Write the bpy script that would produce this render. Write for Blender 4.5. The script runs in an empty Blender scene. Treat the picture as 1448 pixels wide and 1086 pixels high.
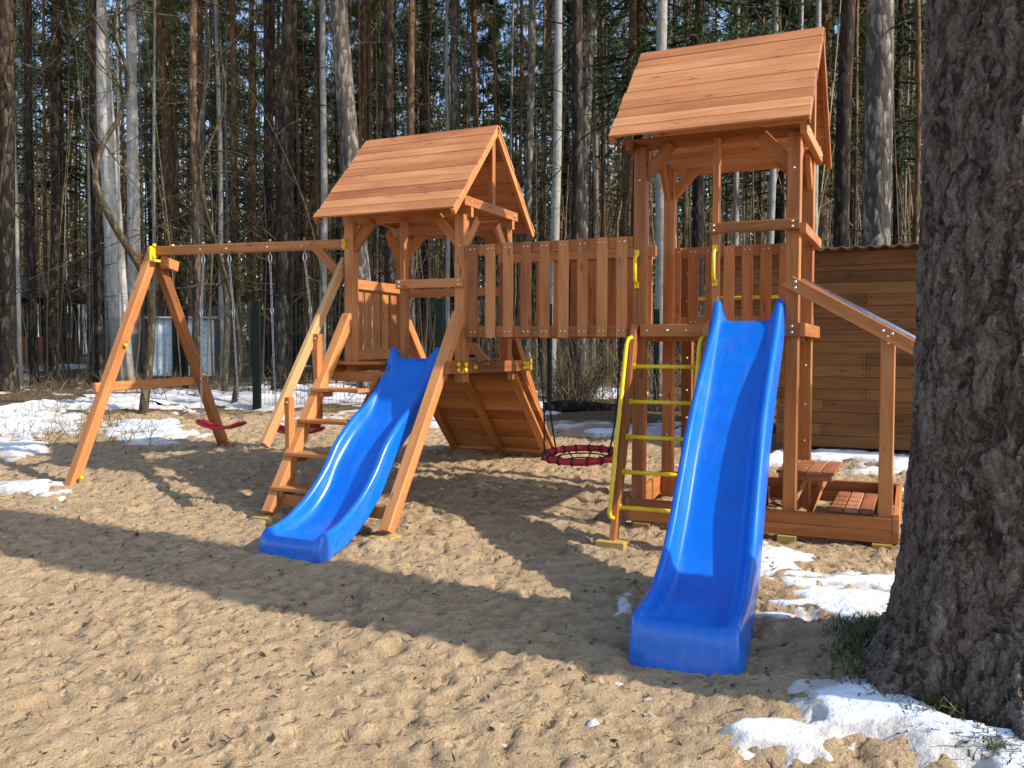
import bpy, math, random
import numpy as np
from mathutils import Vector, Matrix

random.seed(7)
rng = np.random.default_rng(11)
scene = bpy.context.scene
col = scene.collection

# ------------------------------------------------------------------ camera
F = 1230.0
YAW, PITCH, ROLL = 0.4372, 0.0366, 0.0031
CAM = np.array([1.9145, -6.1924, 1.2948])
_fh = np.array([-math.sin(YAW), math.cos(YAW), 0.0])
_r = np.array([math.cos(YAW), math.sin(YAW), 0.0])
_fwd = _fh * math.cos(PITCH) - np.array([0, 0, math.sin(PITCH)])
_up = np.cross(_r, _fwd)
_r2 = _r * math.cos(ROLL) + _up * math.sin(ROLL)
_u2 = _up * math.cos(ROLL) - _r * math.sin(ROLL)
cam_d = bpy.data.cameras.new('camera')
cam = bpy.data.objects.new('camera', cam_d)
col.objects.link(cam)
cam_d.sensor_fit = 'HORIZONTAL'
cam_d.sensor_width = 36.0
cam_d.lens = F / 1448.0 * 36.0
cam_d.clip_start = 0.05
cam_d.clip_end = 600.0
M = Matrix(((_r2[0], _u2[0], -_fwd[0], CAM[0]), (_r2[1], _u2[1], -_fwd[1], CAM[1]),
            (_r2[2], _u2[2], -_fwd[2], CAM[2]), (0, 0, 0, 1)))
cam.matrix_world = M
scene.camera = cam
scene.render.engine = 'CYCLES'

# ------------------------------------------------------------------ light
SUN_EL = math.radians(35.0)
SUN_AZ = math.radians(0.5)           # measured from +X towards +Y
sdir = Vector((math.cos(SUN_EL) * math.cos(SUN_AZ), math.cos(SUN_EL) * math.sin(SUN_AZ), math.sin(SUN_EL)))
world = bpy.data.worlds.new('World')
scene.world = world
world.use_nodes = True
wn = world.node_tree.nodes
bg = wn['Background']
sky = wn.new('ShaderNodeTexSky')
sky.sky_type = 'NISHITA'
sky.sun_disc = False
sky.sun_elevation = SUN_EL
sky.sun_rotation = math.radians(90.0) - SUN_AZ
sky.ozone_density = 2.0
world.node_tree.links.new(sky.outputs[0], bg.inputs[0])
bg.inputs[1].default_value = 0.15
sun_d = bpy.data.lights.new('sun', 'SUN')
sun_d.energy = 3.2
sun_d.angle = math.radians(0.8)
sun_d.color = (1.0, 0.93, 0.82)
sun = bpy.data.objects.new('sun', sun_d)
sun.rotation_euler = sdir.to_track_quat('Z', 'Y').to_euler()
col.objects.link(sun)
scene.view_settings.view_transform = 'Standard'
scene.view_settings.look = 'None'
scene.view_settings.exposure = 1.06
scene.view_settings.gamma = 1.0

# ------------------------------------------------------------------ noise + ground shape
def _hash(ix, iy, seed):
    h = (ix.astype(np.int64) * 374761393 + iy.astype(np.int64) * 668265263 + seed * 974634533) & 0xFFFFFFFF
    h = ((h ^ (h >> 13)) * 1274126177) & 0xFFFFFFFF
    h = h ^ (h >> 16)
    return (h & 0xFFFFFF) / float(0xFFFFFF)

def vnoise(x, y, seed=0):
    x = np.asarray(x, float); y = np.asarray(y, float)
    ix = np.floor(x); iy = np.floor(y)
    fx = x - ix; fy = y - iy
    fx = fx * fx * (3 - 2 * fx); fy = fy * fy * (3 - 2 * fy)
    a = _hash(ix, iy, seed); b = _hash(ix + 1, iy, seed); c = _hash(ix, iy + 1, seed); d = _hash(ix + 1, iy + 1, seed)
    return (a * (1 - fx) + b * fx) * (1 - fy) + (c * (1 - fx) + d * fx) * fy - 0.5

def fbm(x, y, seed=0, octv=4, gain=0.5):
    s = 0; a = 1.0
    for k in range(octv):
        s = s + a * vnoise(x * 2 ** k + 17.3 * k, y * 2 ** k - 9.1 * k, seed + k)
        a *= gain
    return s

def gh(x, y):
    x = np.asarray(x, float); y = np.asarray(y, float)
    yc = np.clip(y, -9.0, 4.0)
    far = np.clip(y - 4.0, 0, 30.0) * 0.006 + np.clip(y - 8.0, 0, 12.0) * 0.036
    z = 0.09 * yc + far + 0.02 + 0.035 * np.clip(-x, 0, 4.5)
    # low mound round the foot of the big trunk
    z = z + 0.17 * np.exp(-(((x - 2.307) ** 2 + (y + 1.94) ** 2) / 0.60))
    # left bank
    z = z + 0.18 * np.exp(-(((x + 10.5) / 3.0) ** 2 + ((y - 2.0) / 2.4) ** 2))
    return z

def G(x, y):
    return float(gh(x, y))

def px_of(x, y, z):
    dx = x - CAM[0]; dy = y - CAM[1]; dz = z - CAM[2]
    d = dx * _fwd[0] + dy * _fwd[1] + dz * _fwd[2]
    d = np.where(np.abs(d) < 1e-3, 1e-3, d)
    u = dx * _r2[0] + dy * _r2[1] + dz * _r2[2]
    v = dx * _u2[0] + dy * _u2[1] + dz * _u2[2]
    return 724 + F * u / d, 543 - F * v / d, d

def at(px, depth):
    p = CAM + depth * (_fh + (px - 724) / F * _r)
    return float(p[0]), float(p[1])

# ------------------------------------------------------------------ mesh builder
def V3(a):
    return np.array(a, float)

class MB:
    def __init__(s):
        s.v = []; s.f = []; s.uv = []; s.rnd = []; s.m = []; s.sm = []
        s.n = 0
    def add(s, verts, faces, uvs=None, rnd=None, mat=0, smooth=False):
        b = s.n
        s.v.extend([tuple(map(float, p)) for p in verts]); s.n += len(verts)
        if rnd is None: rnd = random.random()
        for i, fc in enumerate(faces):
            s.f.append([b + k for k in fc])
            s.uv.extend(uvs[i] if uvs else [(verts[k][0], verts[k][1]) for k in fc])
            s.rnd.append(rnd); s.m.append(mat); s.sm.append(smooth)
    def prism(s, p0, p1, sec, side, rnd=None, mat=0, cap=True, smooth=False, c0=None, c1=None):
        """extrude the closed 2-D section sec (a along side, b along the third axis) from p0 to p1"""
        p0 = V3(p0); p1 = V3(p1); ax = p1 - p0; L = np.linalg.norm(ax); ax = ax / L
        sd = V3(side); sd = sd - ax * (sd @ ax); sd /= np.linalg.norm(sd)
        th = np.cross(ax, sd)
        n = len(sec)
        vs = [p0 + sd * a + th * b for a, b in sec] + [p1 + sd * a + th * b for a, b in sec]
        if c0 is not None or c1 is not None:   # slanted ends: shift along the axis by slope*a
            for i, (a, b) in enumerate(sec):
                if c0: vs[i] = vs[i] + ax * c0 * a
                if c1: vs[n + i] = vs[n + i] + ax * c1 * a
        o = random.random() * 30
        per = [0]
        for i in range(n):
            a = sec[i]; b2 = sec[(i + 1) % n]
            per.append(per[-1] + math.hypot(a[0] - b2[0], a[1] - b2[1]))
        fs = []; uv = []
        for i in range(n):
            j = (i + 1) % n
            fs.append([i, j, n + j, n + i])
            uv.append([(o, o + per[i]), (o, o + per[i + 1]), (o + L, o + per[i + 1]), (o + L, o + per[i])])
        if cap:
            fs.append(list(range(n))[::-1]); uv.append([(o + sec[k][0] * 0.3, o + sec[k][1]) for k in range(n)][::-1])
            fs.append([n + k for k in range(n)]); uv.append([(o + sec[k][0] * 0.3, o + sec[k][1]) for k in range(n)])
        s.add(vs, fs, uv, rnd, mat, smooth)
    def board(s, p0, p1, w, t, side, ch=0.004, rnd=None, mat=0, c0=None, c1=None):
        a = w / 2; b = t / 2; c = min(ch, t * 0.3)
        sec = [(-a + c, -b), (a - c, -b), (a, -b + c), (a, b - c), (a - c, b), (-a + c, b), (-a, b - c), (-a, -b + c)]
        s.prism(p0, p1, sec, side, rnd, mat, c0=c0, c1=c1)
    def box(s, lo, hi, rnd=None, mat=0, ch=0.004):
        lo = V3(lo); hi = V3(hi); d = hi - lo; c = (lo + hi) / 2
        k = int(np.argmax(d)); ax = np.eye(3)[k]; i = (k + 1) % 3; j = (k + 2) % 3
        s.board(c - ax * d[k] / 2, c + ax * d[k] / 2, d[i], d[j], np.eye(3)[i], ch, rnd, mat)
    def tube(s, pts, r, n=8, rnd=None, mat=0, cap=True, smooth=True):
        pts = [V3(p) for p in pts]
        if not isinstance(r, (list, tuple, np.ndarray)): r = [r] * len(pts)
        rings = []; ref = None; Ls = 0; us = []
        for i, p in enumerate(pts):
            a = pts[max(i - 1, 0)]; b = pts[min(i + 1, len(pts) - 1)]
            t = b - a; t = t / (np.linalg.norm(t) + 1e-9)
            if ref is None:
                ref = np.array([1.0, 0, 0]) if abs(t[0]) < 0.8 else np.array([0, 1.0, 0])
            e1 = ref - t * (ref @ t); e1 /= np.linalg.norm(e1) + 1e-9; ref = e1
            e2 = np.cross(t, e1)
            if i: Ls += np.linalg.norm(p - pts[i - 1])
            us.append(Ls)
            rings.append([p + r[i] * (math.cos(2 * math.pi * k / n) * e1 + math.sin(2 * math.pi * k / n) * e2) for k in range(n)])
        vs = [v for R in rings for v in R]; fs = []; uv = []
        for i in range(len(pts) - 1):
            for k in range(n):
                k2 = (k + 1) % n
                fs.append([i * n + k, i * n + k2, (i + 1) * n + k2, (i + 1) * n + k])
                uv.append([(us[i], k / n), (us[i], (k + 1) / n), (us[i + 1], (k + 1) / n), (us[i + 1], k / n)])
        if cap:
            fs.append(list(range(n))[::-1]); uv.append([(0, 0)] * n)
            fs.append([(len(pts) - 1) * n + k for k in range(n)]); uv.append([(0, 0)] * n)
        s.add(vs, fs, uv, rnd, mat, smooth)
    def ball(s, c, r, mat=0, n=8, sc=(1, 1, 1), rnd=None):
        vs = []; fs = []
        m = max(4, n // 2)
        for i in range(m + 1):
            th = math.pi * i / m
            for k in range(n):
                ph = 2 * math.pi * k / n
                vs.append((c[0] + r * sc[0] * math.sin(th) * math.cos(ph), c[1] + r * sc[1] * math.sin(th) * math.sin(ph), c[2] + r * sc[2] * math.cos(th)))
        for i in range(m):
            for k in range(n):
                k2 = (k + 1) % n
                fs.append([i * n + k, (i + 1) * n + k, (i + 1) * n + k2, i * n + k2])
        s.add(vs, fs, None, rnd, mat, True)
    def plate(s, poly, d, rnd=None, mat=0):
        """flat polygon (3-D points) thickened by the vector d"""
        poly = [V3(p) for p in poly]; d = V3(d); n = len(poly)
        vs = poly + [p + d for p in poly]
        fs = [list(range(n))[::-1], [n + k for k in range(n)]] + [[k, (k + 1) % n, n + (k + 1) % n, n + k] for k in range(n)]
        uv = [[(vs[k][2] + vs[k][0] * .3, vs[k][1] + vs[k][0]) for k in f_] for f_ in fs]
        s.add(vs, fs, uv, rnd, mat)
    def build(s, name, mats, parent=None):
        me = bpy.data.meshes.new(name)
        me.from_pydata(s.v, [], s.f)
        if not isinstance(mats, (list, tuple)): mats = [mats]
        for m in mats: me.materials.append(m)
        uvl = me.uv_layers.new(name='UVMap')
        uvl.data.foreach_set('uv', np.array(s.uv, np.float32).ravel())
        at_ = me.attributes.new('rnd', 'FLOAT', 'FACE')
        at_.data.foreach_set('value', np.array(s.rnd, np.float32))
        me.polygons.foreach_set('material_index', np.array(s.m, np.int32))
        me.polygons.foreach_set('use_smooth', np.array(s.sm, bool))
        me.update()
        o = bpy.data.objects.new(name, me)
        col.objects.link(o)
        if parent is not None: o.parent = parent
        return o

def np_mesh(name, verts, faces, mats, uv=None, rnd=None, smooth=True, attrs=None, link=True):
    me = bpy.data.meshes.new(name)
    verts = np.asarray(verts, np.float32); faces = np.asarray(faces, np.int32)
    k = faces.shape[1]
    me.vertices.add(len(verts)); me.vertices.foreach_set('co', verts.ravel())
    me.loops.add(faces.size); me.loops.foreach_set('vertex_index', faces.ravel())
    me.polygons.add(len(faces)); me.polygons.foreach_set('loop_start', np.arange(0, faces.size, k, dtype=np.int32))
    try: me.polygons.foreach_set('loop_total', np.full(len(faces), k, np.int32))
    except Exception: pass
    if not isinstance(mats, (list, tuple)): mats = [mats]
    for m in mats: me.materials.append(m)
    if rnd is not None:
        a = me.attributes.new('rnd', 'FLOAT', 'FACE'); a.data.foreach_set('value', np.asarray(rnd, np.float32))
    for kname, val in (attrs or {}).items():
        a = me.attributes.new(kname, 'FLOAT', 'POINT'); a.data.foreach_set('value', np.asarray(val, np.float32))
    if uv is not None:
        l = me.uv_layers.new(name='UVMap'); l.data.foreach_set('uv', np.asarray(uv, np.float32).ravel())
    me.update(calc_edges=True); me.validate()
    me.polygons.foreach_set('use_smooth', np.full(len(me.polygons), smooth, bool))
    if not link: return me
    o = bpy.data.objects.new(name, me); col.objects.link(o)
    return o

def tag(o, label=None, cat=None, group=None, kind=None):
    if label: o['label'] = label
    if cat: o['category'] = cat
    if group: o['group'] = group
    if kind: o['kind'] = kind
    return o

def empty(name, loc=(0, 0, 0), parent=None):
    o = bpy.data.objects.new(name, None); col.objects.link(o); o.location = loc
    o.empty_display_size = 0.2
    if parent is not None: o.parent = parent
    return o

# ------------------------------------------------------------------ materials
class NT:
    def __init__(s, name):
        s.mat = bpy.data.materials.new(name); s.mat.use_nodes = True
        s.t = s.mat.node_tree; s.b = s.t.nodes['Principled BSDF']; s.out = s.t.nodes['Material Output']
    def n(s, typ, **kw):
        nd = s.t.nodes.new('ShaderNode' + typ)
        for k, v in kw.items(): setattr(nd, k, v)
        return nd
    def l(s, a, b): s.t.links.new(a, b)
    def noise(s, vec, scale, detail=4, rough=0.55, dist=0.0):
        nd = s.n('TexNoise'); nd.inputs['Scale'].default_value = scale; nd.inputs['Detail'].default_value = detail
        nd.inputs['Roughness'].default_value = rough; nd.inputs['Distortion'].default_value = dist
        if vec is not None: s.l(vec, nd.inputs['Vector'])
        return nd.outputs['Fac']
    def mapping(s, vec, scale=(1, 1, 1), loc=(0, 0, 0)):
        nd = s.n('Mapping'); nd.inputs['Scale'].default_value = scale; nd.inputs['Location'].default_value = loc
        s.l(vec, nd.inputs['Vector']); return nd.outputs[0]
    def ramp(s, fac, stops):
        nd = s.n('ValToRGB'); el = nd.color_ramp.elements
        while len(el) < len(stops): el.new(0.5)
        for e, (p, c) in zip(el, stops):
            e.position = p; e.color = (c[0], c[1], c[2], 1)
        s.l(fac, nd.inputs[0]); return nd.outputs[0]
    def mix(s, fac, a, b, typ='MIX'):
        nd = s.n('Mix', data_type='RGBA', blend_type=typ)
        for inp, v in ((nd.inputs[0], fac), (nd.inputs[6], a), (nd.inputs[7], b)):
            if hasattr(v, 'node'): s.l(v, inp)
            elif isinstance(v, (int, float)): inp.default_value = v
            else: inp.default_value = (v[0], v[1], v[2], 1)
        return nd.outputs[2]
    def math(s, op, a, b=0.0, clamp=False):
        nd = s.n('Math', operation=op); nd.use_clamp = clamp
        for inp, v in ((nd.inputs[0], a), (nd.inputs[1], b)):
            if hasattr(v, 'node'): s.l(v, inp)
            else: inp.default_value = v
        return nd.outputs[0]
    def attr(s, name):
        nd = s.n('Attribute'); nd.attribute_name = name; return nd.outputs['Fac']
    def bump(s, h, strength=0.3, dist=0.01, normal=None):
        nd = s.n('Bump'); nd.inputs['Strength'].default_value = strength; nd.inputs['Distance'].default_value = dist
        s.l(h, nd.inputs['Height'])
        if normal is not None: s.l(normal, nd.inputs['Normal'])
        s.l(nd.outputs[0], s.b.inputs['Normal']); return nd.outputs[0]
    def base(s, c):
        if hasattr(c, 'node'): s.l(c, s.b.inputs['Base Color'])
        else: s.b.inputs['Base Color'].default_value = (c[0], c[1], c[2], 1)
    def rough(s, r):
        if hasattr(r, 'node'): s.l(r, s.b.inputs['Roughness'])
        else: s.b.inputs['Roughness'].default_value = r
    def uv(s): return s.n('UVMap', uv_map='UVMap').outputs[0]
    def obj(s): return s.n('TexCoord').outputs['Object']

def wood_mat(name, dark, mid, light, rough=0.6, var=0.45, worn=0.0, uv_long=1.0):
    m = NT(name); uv = m.uv(); rnd = m.attr('rnd')
    cmb = m.n('CombineXYZ'); m.l(m.math('MULTIPLY', rnd, 37.0), cmb.inputs[2])
    ad = m.n('VectorMath', operation='ADD'); m.l(uv, ad.inputs[0]); m.l(cmb.outputs[0], ad.inputs[1])
    v = ad.outputs[0]
    g1 = m.noise(m.mapping(v, (1.6, 34, 1)), 1.0, 5, 0.6, 0.6)
    g2 = m.noise(m.mapping(v, (0.9, 7, 1)), 1.0, 3, 0.5, 1.2)
    g3 = m.noise(m.mapping(v, (6, 130, 1)), 1.0, 2)
    big = m.noise(m.mapping(v, (0.8, 1.5, 1)), 1.2, 2)
    fac = m.math('ADD', m.math('MULTIPLY', g1, 0.5), m.math('MULTIPLY', g2, 0.5))
    fac = m.math('ADD', fac, m.math('MULTIPLY', m.math('SUBTRACT', rnd, 0.5), var))
    fac = m.math('ADD', fac, m.math('MULTIPLY', m.math('SUBTRACT', big, 0.5), 0.55))
    c = m.ramp(fac, [(0.22, dark), (0.48, mid), (0.78, light)])
    # knots
    vo = m.n('TexVoronoi'); vo.inputs['Scale'].default_value = 1.0; vo.inputs['Randomness'].default_value = 1.0
    m.l(m.mapping(v, (3.4, 15, 1)), vo.inputs['Vector'])
    k = m.ramp(vo.outputs['Distance'], [(0.06, (1, 1, 1)), (0.17, (0, 0, 0))])
    sel = m.n('SeparateColor'); m.l(vo.outputs['Color'], sel.inputs[0])
    k = m.math('MULTIPLY', k, m.math('GREATER_THAN', sel.outputs[0], 0.35))
    c = m.mix(m.math('MULTIPLY', k, 0.75), c, tuple(x * 0.28 for x in dark))
    fine = m.ramp(g3, [(0.3, (0.86, 0.86, 0.86)), (0.7, (1.06, 1.06, 1.06))])
    c = m.mix(1.0, c, fine, 'MULTIPLY')
    m.base(c); m.rough(m.math('ADD', m.math('MULTIPLY', g1, 0.25), rough - 0.12))
    m.b.inputs['Specular IOR Level'].default_value = 0.3
    m.bump(m.math('ADD', g1, m.math('MULTIPLY', g3, 0.4)), 0.35, 0.0035)
    return m.mat

WOOD = wood_mat('stained_wood', (0.215, 0.069, 0.018), (0.405, 0.144, 0.039), (0.565, 0.232, 0.078), var=0.36)
WOOD_ROOF = wood_mat('roof_wood', (0.29, 0.098, 0.034), (0.47, 0.182, 0.067), (0.64, 0.300, 0.128), var=0.30)
RAW = wood_mat('raw_wood', (0.27, 0.125, 0.043), (0.42, 0.22, 0.085), (0.55, 0.335, 0.155))
BENCHW = wood_mat('bench_wood', (0.20, 0.065, 0.028), (0.34, 0.125, 0.055), (0.46, 0.20, 0.10))
BLOCK = wood_mat('block_wood', (0.25, 0.15, 0.03), (0.38, 0.25, 0.06), (0.5, 0.36, 0.12))
BARNW = wood_mat('barn_wood', (0.085, 0.033, 0.010), (0.175, 0.074, 0.022), (0.27, 0.122, 0.040), rough=0.8, var=0.22)

def plain(name, c, rough=0.4, metal=0.0, noise=0.0, scale=20, bump=0.0, coat=0.0):
    m = NT(name)
    if noise or bump:
        nz = m.noise(m.obj(), scale, 4)
        m.base(m.ramp(nz, [(0.3, tuple(x * (1 - noise) for x in c)), (0.7, tuple(min(1, x * (1 + noise)) for x in c))]))
        m.rough(m.math('ADD', m.math('MULTIPLY', nz, 0.25), rough - 0.1))
        if bump: m.bump(nz, bump, 0.004)
    else:
        m.base(c); m.rough(rough)
    m.b.inputs['Metallic'].default_value = metal
    m.b.inputs['Coat Weight'].default_value = coat
    return m.mat

BOLT = plain('zinc_bolt', (0.62, 0.60, 0.56), 0.35, 0.9)
STEEL = plain('steel', (0.6, 0.58, 0.57), 0.28, 1.0, 0.15, 30)
YELLOW = plain('yellow_paint', (0.72, 0.50, 0.006), 0.38, 0, 0.12, 25)
RED = plain('red_plastic', (0.50, 0.012, 0.030), 0.42, 0, 0.15, 15)
REDW = plain('red_webbing', (0.42, 0.014, 0.03), 0.7, 0, 0.25, 60, 0.3)
BLACK = plain('black_rope', (0.012, 0.012, 0.013), 0.8, 0, 0.3, 80, 0.3)
FENCEM = plain('fence_paint', (0.006, 0.011, 0.010), 0.75, 0, 0.25, 30)
FENCEM.node_tree.nodes['Principled BSDF'].inputs['Specular IOR Level'].default_value = 0.08
WIREM = plain('fence_wire', (0.012, 0.018, 0.016), 0.8)

def slide_mat():
    m = NT('blue_slide_plastic'); o = m.obj()
    nz = m.noise(o, 7.0, 5, 0.6); n2 = m.noise(m.mapping(o, (26, 2.5, 2.5)), 1.0, 4, 0.6)
    dust = m.noise(o, 3.2, 6, 0.7)
    c = m.ramp(nz, [(0.3, (0.0, 0.112, 0.53)), (0.7, (0.0, 0.140, 0.62))])
    d = m.ramp(m.math('MULTIPLY', dust, n2), [(0.27, (0, 0, 0)), (0.48, (0.13, 0.13, 0.13))])
    c = m.mix(d, c, (0.25, 0.30, 0.42))
    sz = m.n('SeparateXYZ'); m.l(o, sz.inputs[0])
    low = m.n('MapRange'); low.inputs[1].default_value = 0.22; low.inputs[2].default_value = -0.05; m.l(sz.outputs[2], low.inputs[0])
    gr = m.ramp(m.noise(o, 24, 7, 0.8), [(0.46, (0, 0, 0)), (0.72, (1, 1, 1))])
    c = m.mix(m.math('MULTIPLY', m.math('MULTIPLY', low.outputs[0], gr), 0.22), c, (0.30, 0.27, 0.24))
    m.base(c)
    m.rough(m.math('ADD', m.math('MULTIPLY', dust, 0.16), 0.17))
    m.b.inputs['Specular IOR Level'].default_value = 0.55
    m.bump(m.noise(o, 9, 2), 0.05, 0.01)
    return m.mat
SLIDE = slide_mat()

# ground
def ground_mat():
    m = NT('sandy_ground'); o = m.obj(); lit = m.attr('litter'); dep = m.attr('dent')
    n1 = m.noise(o, 1.1, 5, 0.6); n2 = m.noise(o, 9, 6, 0.65); n3 = m.noise(o, 70, 4, 0.7); n4 = m.noise(o, 320, 2)
    sand = m.ramp(n2, [(0.25, (0.35, 0.242, 0.135)), (0.5, (0.46, 0.328, 0.190)), (0.78, (0.55, 0.408, 0.248))])
    sand = m.mix(m.math('MULTIPLY', n1, 0.55), sand, (0.37, 0.255, 0.145))
    sand = m.mix(m.ramp(n3, [(0.30, (0.7, 0.7, 0.7)), (0.46, (0, 0, 0))]), sand, (0.20, 0.13, 0.075))
    # darker sand colour painted into the foot dents
    sand = m.mix(m.math('MULTIPLY', dep, 0.6, True), sand, (0.20, 0.135, 0.078))
    # crumbs of bark and needles
    vo = m.n('TexVoronoi'); vo.inputs['Scale'].default_value = 1.0; m.l(m.mapping(o, (17, 34, 17)), vo.inputs['Vector'])
    sp = m.ramp(vo.outputs['Distance'], [(0.10, (1, 1, 1)), (0.17, (0, 0, 0))])
    sc = m.n('SeparateColor'); m.l(vo.outputs['Color'], sc.inputs[0])
    sp = m.math('MULTIPLY', sp, m.math('GREATER_THAN', sc.outputs[1], 0.55))
    sand = m.mix(m.math('MULTIPLY', sp, 0.75), sand, (0.07, 0.045, 0.028))
    l2 = m.noise(o, 26, 5, 0.7); l1 = m.noise(o, 2.2, 4)
    leaf = m.ramp(l2, [(0.28, (0.028, 0.019, 0.010)), (0.48, (0.12, 0.077, 0.038)), (0.62, (0.22, 0.145, 0.073)), (0.8, (0.35, 0.25, 0.14))])
    leaf = m.mix(m.math('MULTIPLY', l1, 0.6), leaf, (0.09, 0.065, 0.03))
    edge = m.math('ADD', lit, m.math('MULTIPLY', m.math('SUBTRACT', m.noise(o, 3.5, 5, 0.65), 0.5), 1.1))
    e = m.ramp(edge, [(0.38, (0, 0, 0)), (0.62, (1, 1, 1))])
    m.base(m.mix(e, sand, leaf)); m.rough(0.95)
    m.b.inputs['Specular IOR Level'].default_value = 0.15
    h = m.math('ADD', m.math('MULTIPLY', n2, 1.0), m.math('MULTIPLY', n3, 0.45))
    h = m.math('ADD', h, m.math('MULTIPLY', n4, 0.12))
    wv = m.n('VectorMath', operation='ADD'); m.l(o, wv.inputs[0])
    cx_ = m.n('CombineXYZ'); m.l(m.math('MULTIPLY', m.noise(o, 11, 3), 0.10), cx_.inputs[0]); m.l(m.math('MULTIPLY', m.noise(o, 13, 3), 0.10), cx_.inputs[1]); m.l(cx_.outputs[0], wv.inputs[1])
    v2 = m.n('TexVoronoi'); v2.inputs['Scale'].default_value = 13.0; m.l(wv.outputs[0], v2.inputs['Vector'])
    pit = m.ramp(v2.outputs['Distance'], [(0.08, (0, 0, 0)), (0.36, (1, 1, 1))])
    h = m.math('ADD', h, m.math('MULTIPLY', pit, 0.55))
    m.bump(h, 0.85, 0.04)
    return m.mat
GROUND = ground_mat()

def snow_mat():
    m = NT('old_snow'); o = m.obj()
    n1 = m.noise(o, 14, 5, 0.65); n2 = m.noise(o, 55, 3, 0.6); n3 = m.noise(o, 4, 5, 0.7)
    c = m.ramp(n3, [(0.35, (0.66, 0.70, 0.77)), (0.6, (0.76, 0.79, 0.83))])
    vo = m.n('TexVoronoi'); vo.inputs['Scale'].default_value = 30.0; m.l(o, vo.inputs['Vector'])
    sc = m.n('SeparateColor'); m.l(vo.outputs['Color'], sc.inputs[0])
    sp = m.math('MULTIPLY', m.ramp(vo.outputs['Distance'], [(0.10, (1, 1, 1)), (0.2, (0, 0, 0))]), m.math('GREATER_THAN', sc.outputs[0], 0.70))
    c = m.mix(m.math('MULTIPLY', sp, 0.85), c, (0.10, 0.07, 0.045))
    th = m.attr('thick')
    dirt = m.ramp(m.math('ADD', th, m.math('MULTIPLY', m.math('SUBTRACT', n1, 0.5), 0.5)), [(0.0, (1, 1, 1)), (0.45, (0, 0, 0))])
    c = m.mix(m.math('MULTIPLY', dirt, 0.7), c, (0.40, 0.33, 0.25))
    m.base(c); m.rough(0.6)
    m.b.inputs['Subsurface Weight'].default_value = 0.0
    m.bump(m.math('ADD', n1, m.math('MULTIPLY', n2, 0.5)), 0.6, 0.02)
    return m.mat
SNOW = snow_mat()

def flakes(m, v, sx, sz):
    """overlapping tilted scales: per-cell height plus a slope inside the cell"""
    mv = m.mapping(v, (sx, sx, sz))
    vo = m.n('TexVoronoi'); vo.inputs['Scale'].default_value = 1.0; m.l(mv, vo.inputs['Vector'])
    df = m.n('VectorMath', operation='SUBTRACT'); m.l(mv, df.inputs[0]); m.l(vo.outputs['Position'], df.inputs[1])
    sp = m.n('SeparateXYZ'); m.l(df.outputs[0], sp.inputs[0])
    cl = m.n('SeparateColor'); m.l(vo.outputs['Color'], cl.inputs[0])
    t = m.math('ADD', m.math('MULTIPLY', sp.outputs[0], m.math('SUBTRACT', cl.outputs[1], 0.5)), m.math('MULTIPLY', sp.outputs[1], m.math('SUBTRACT', cl.outputs[2], 0.5)))
    t = m.math('ADD', m.math('MULTIPLY', t, 1.1), m.math('MULTIPLY', sp.outputs[2], 0.28))
    h = m.math('ADD', m.math('MULTIPLY', cl.outputs[0], 0.55), t)
    return m.math('SUBTRACT', h, m.math('MULTIPLY', vo.outputs['Distance'], 0.25)), cl.outputs[0]

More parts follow.
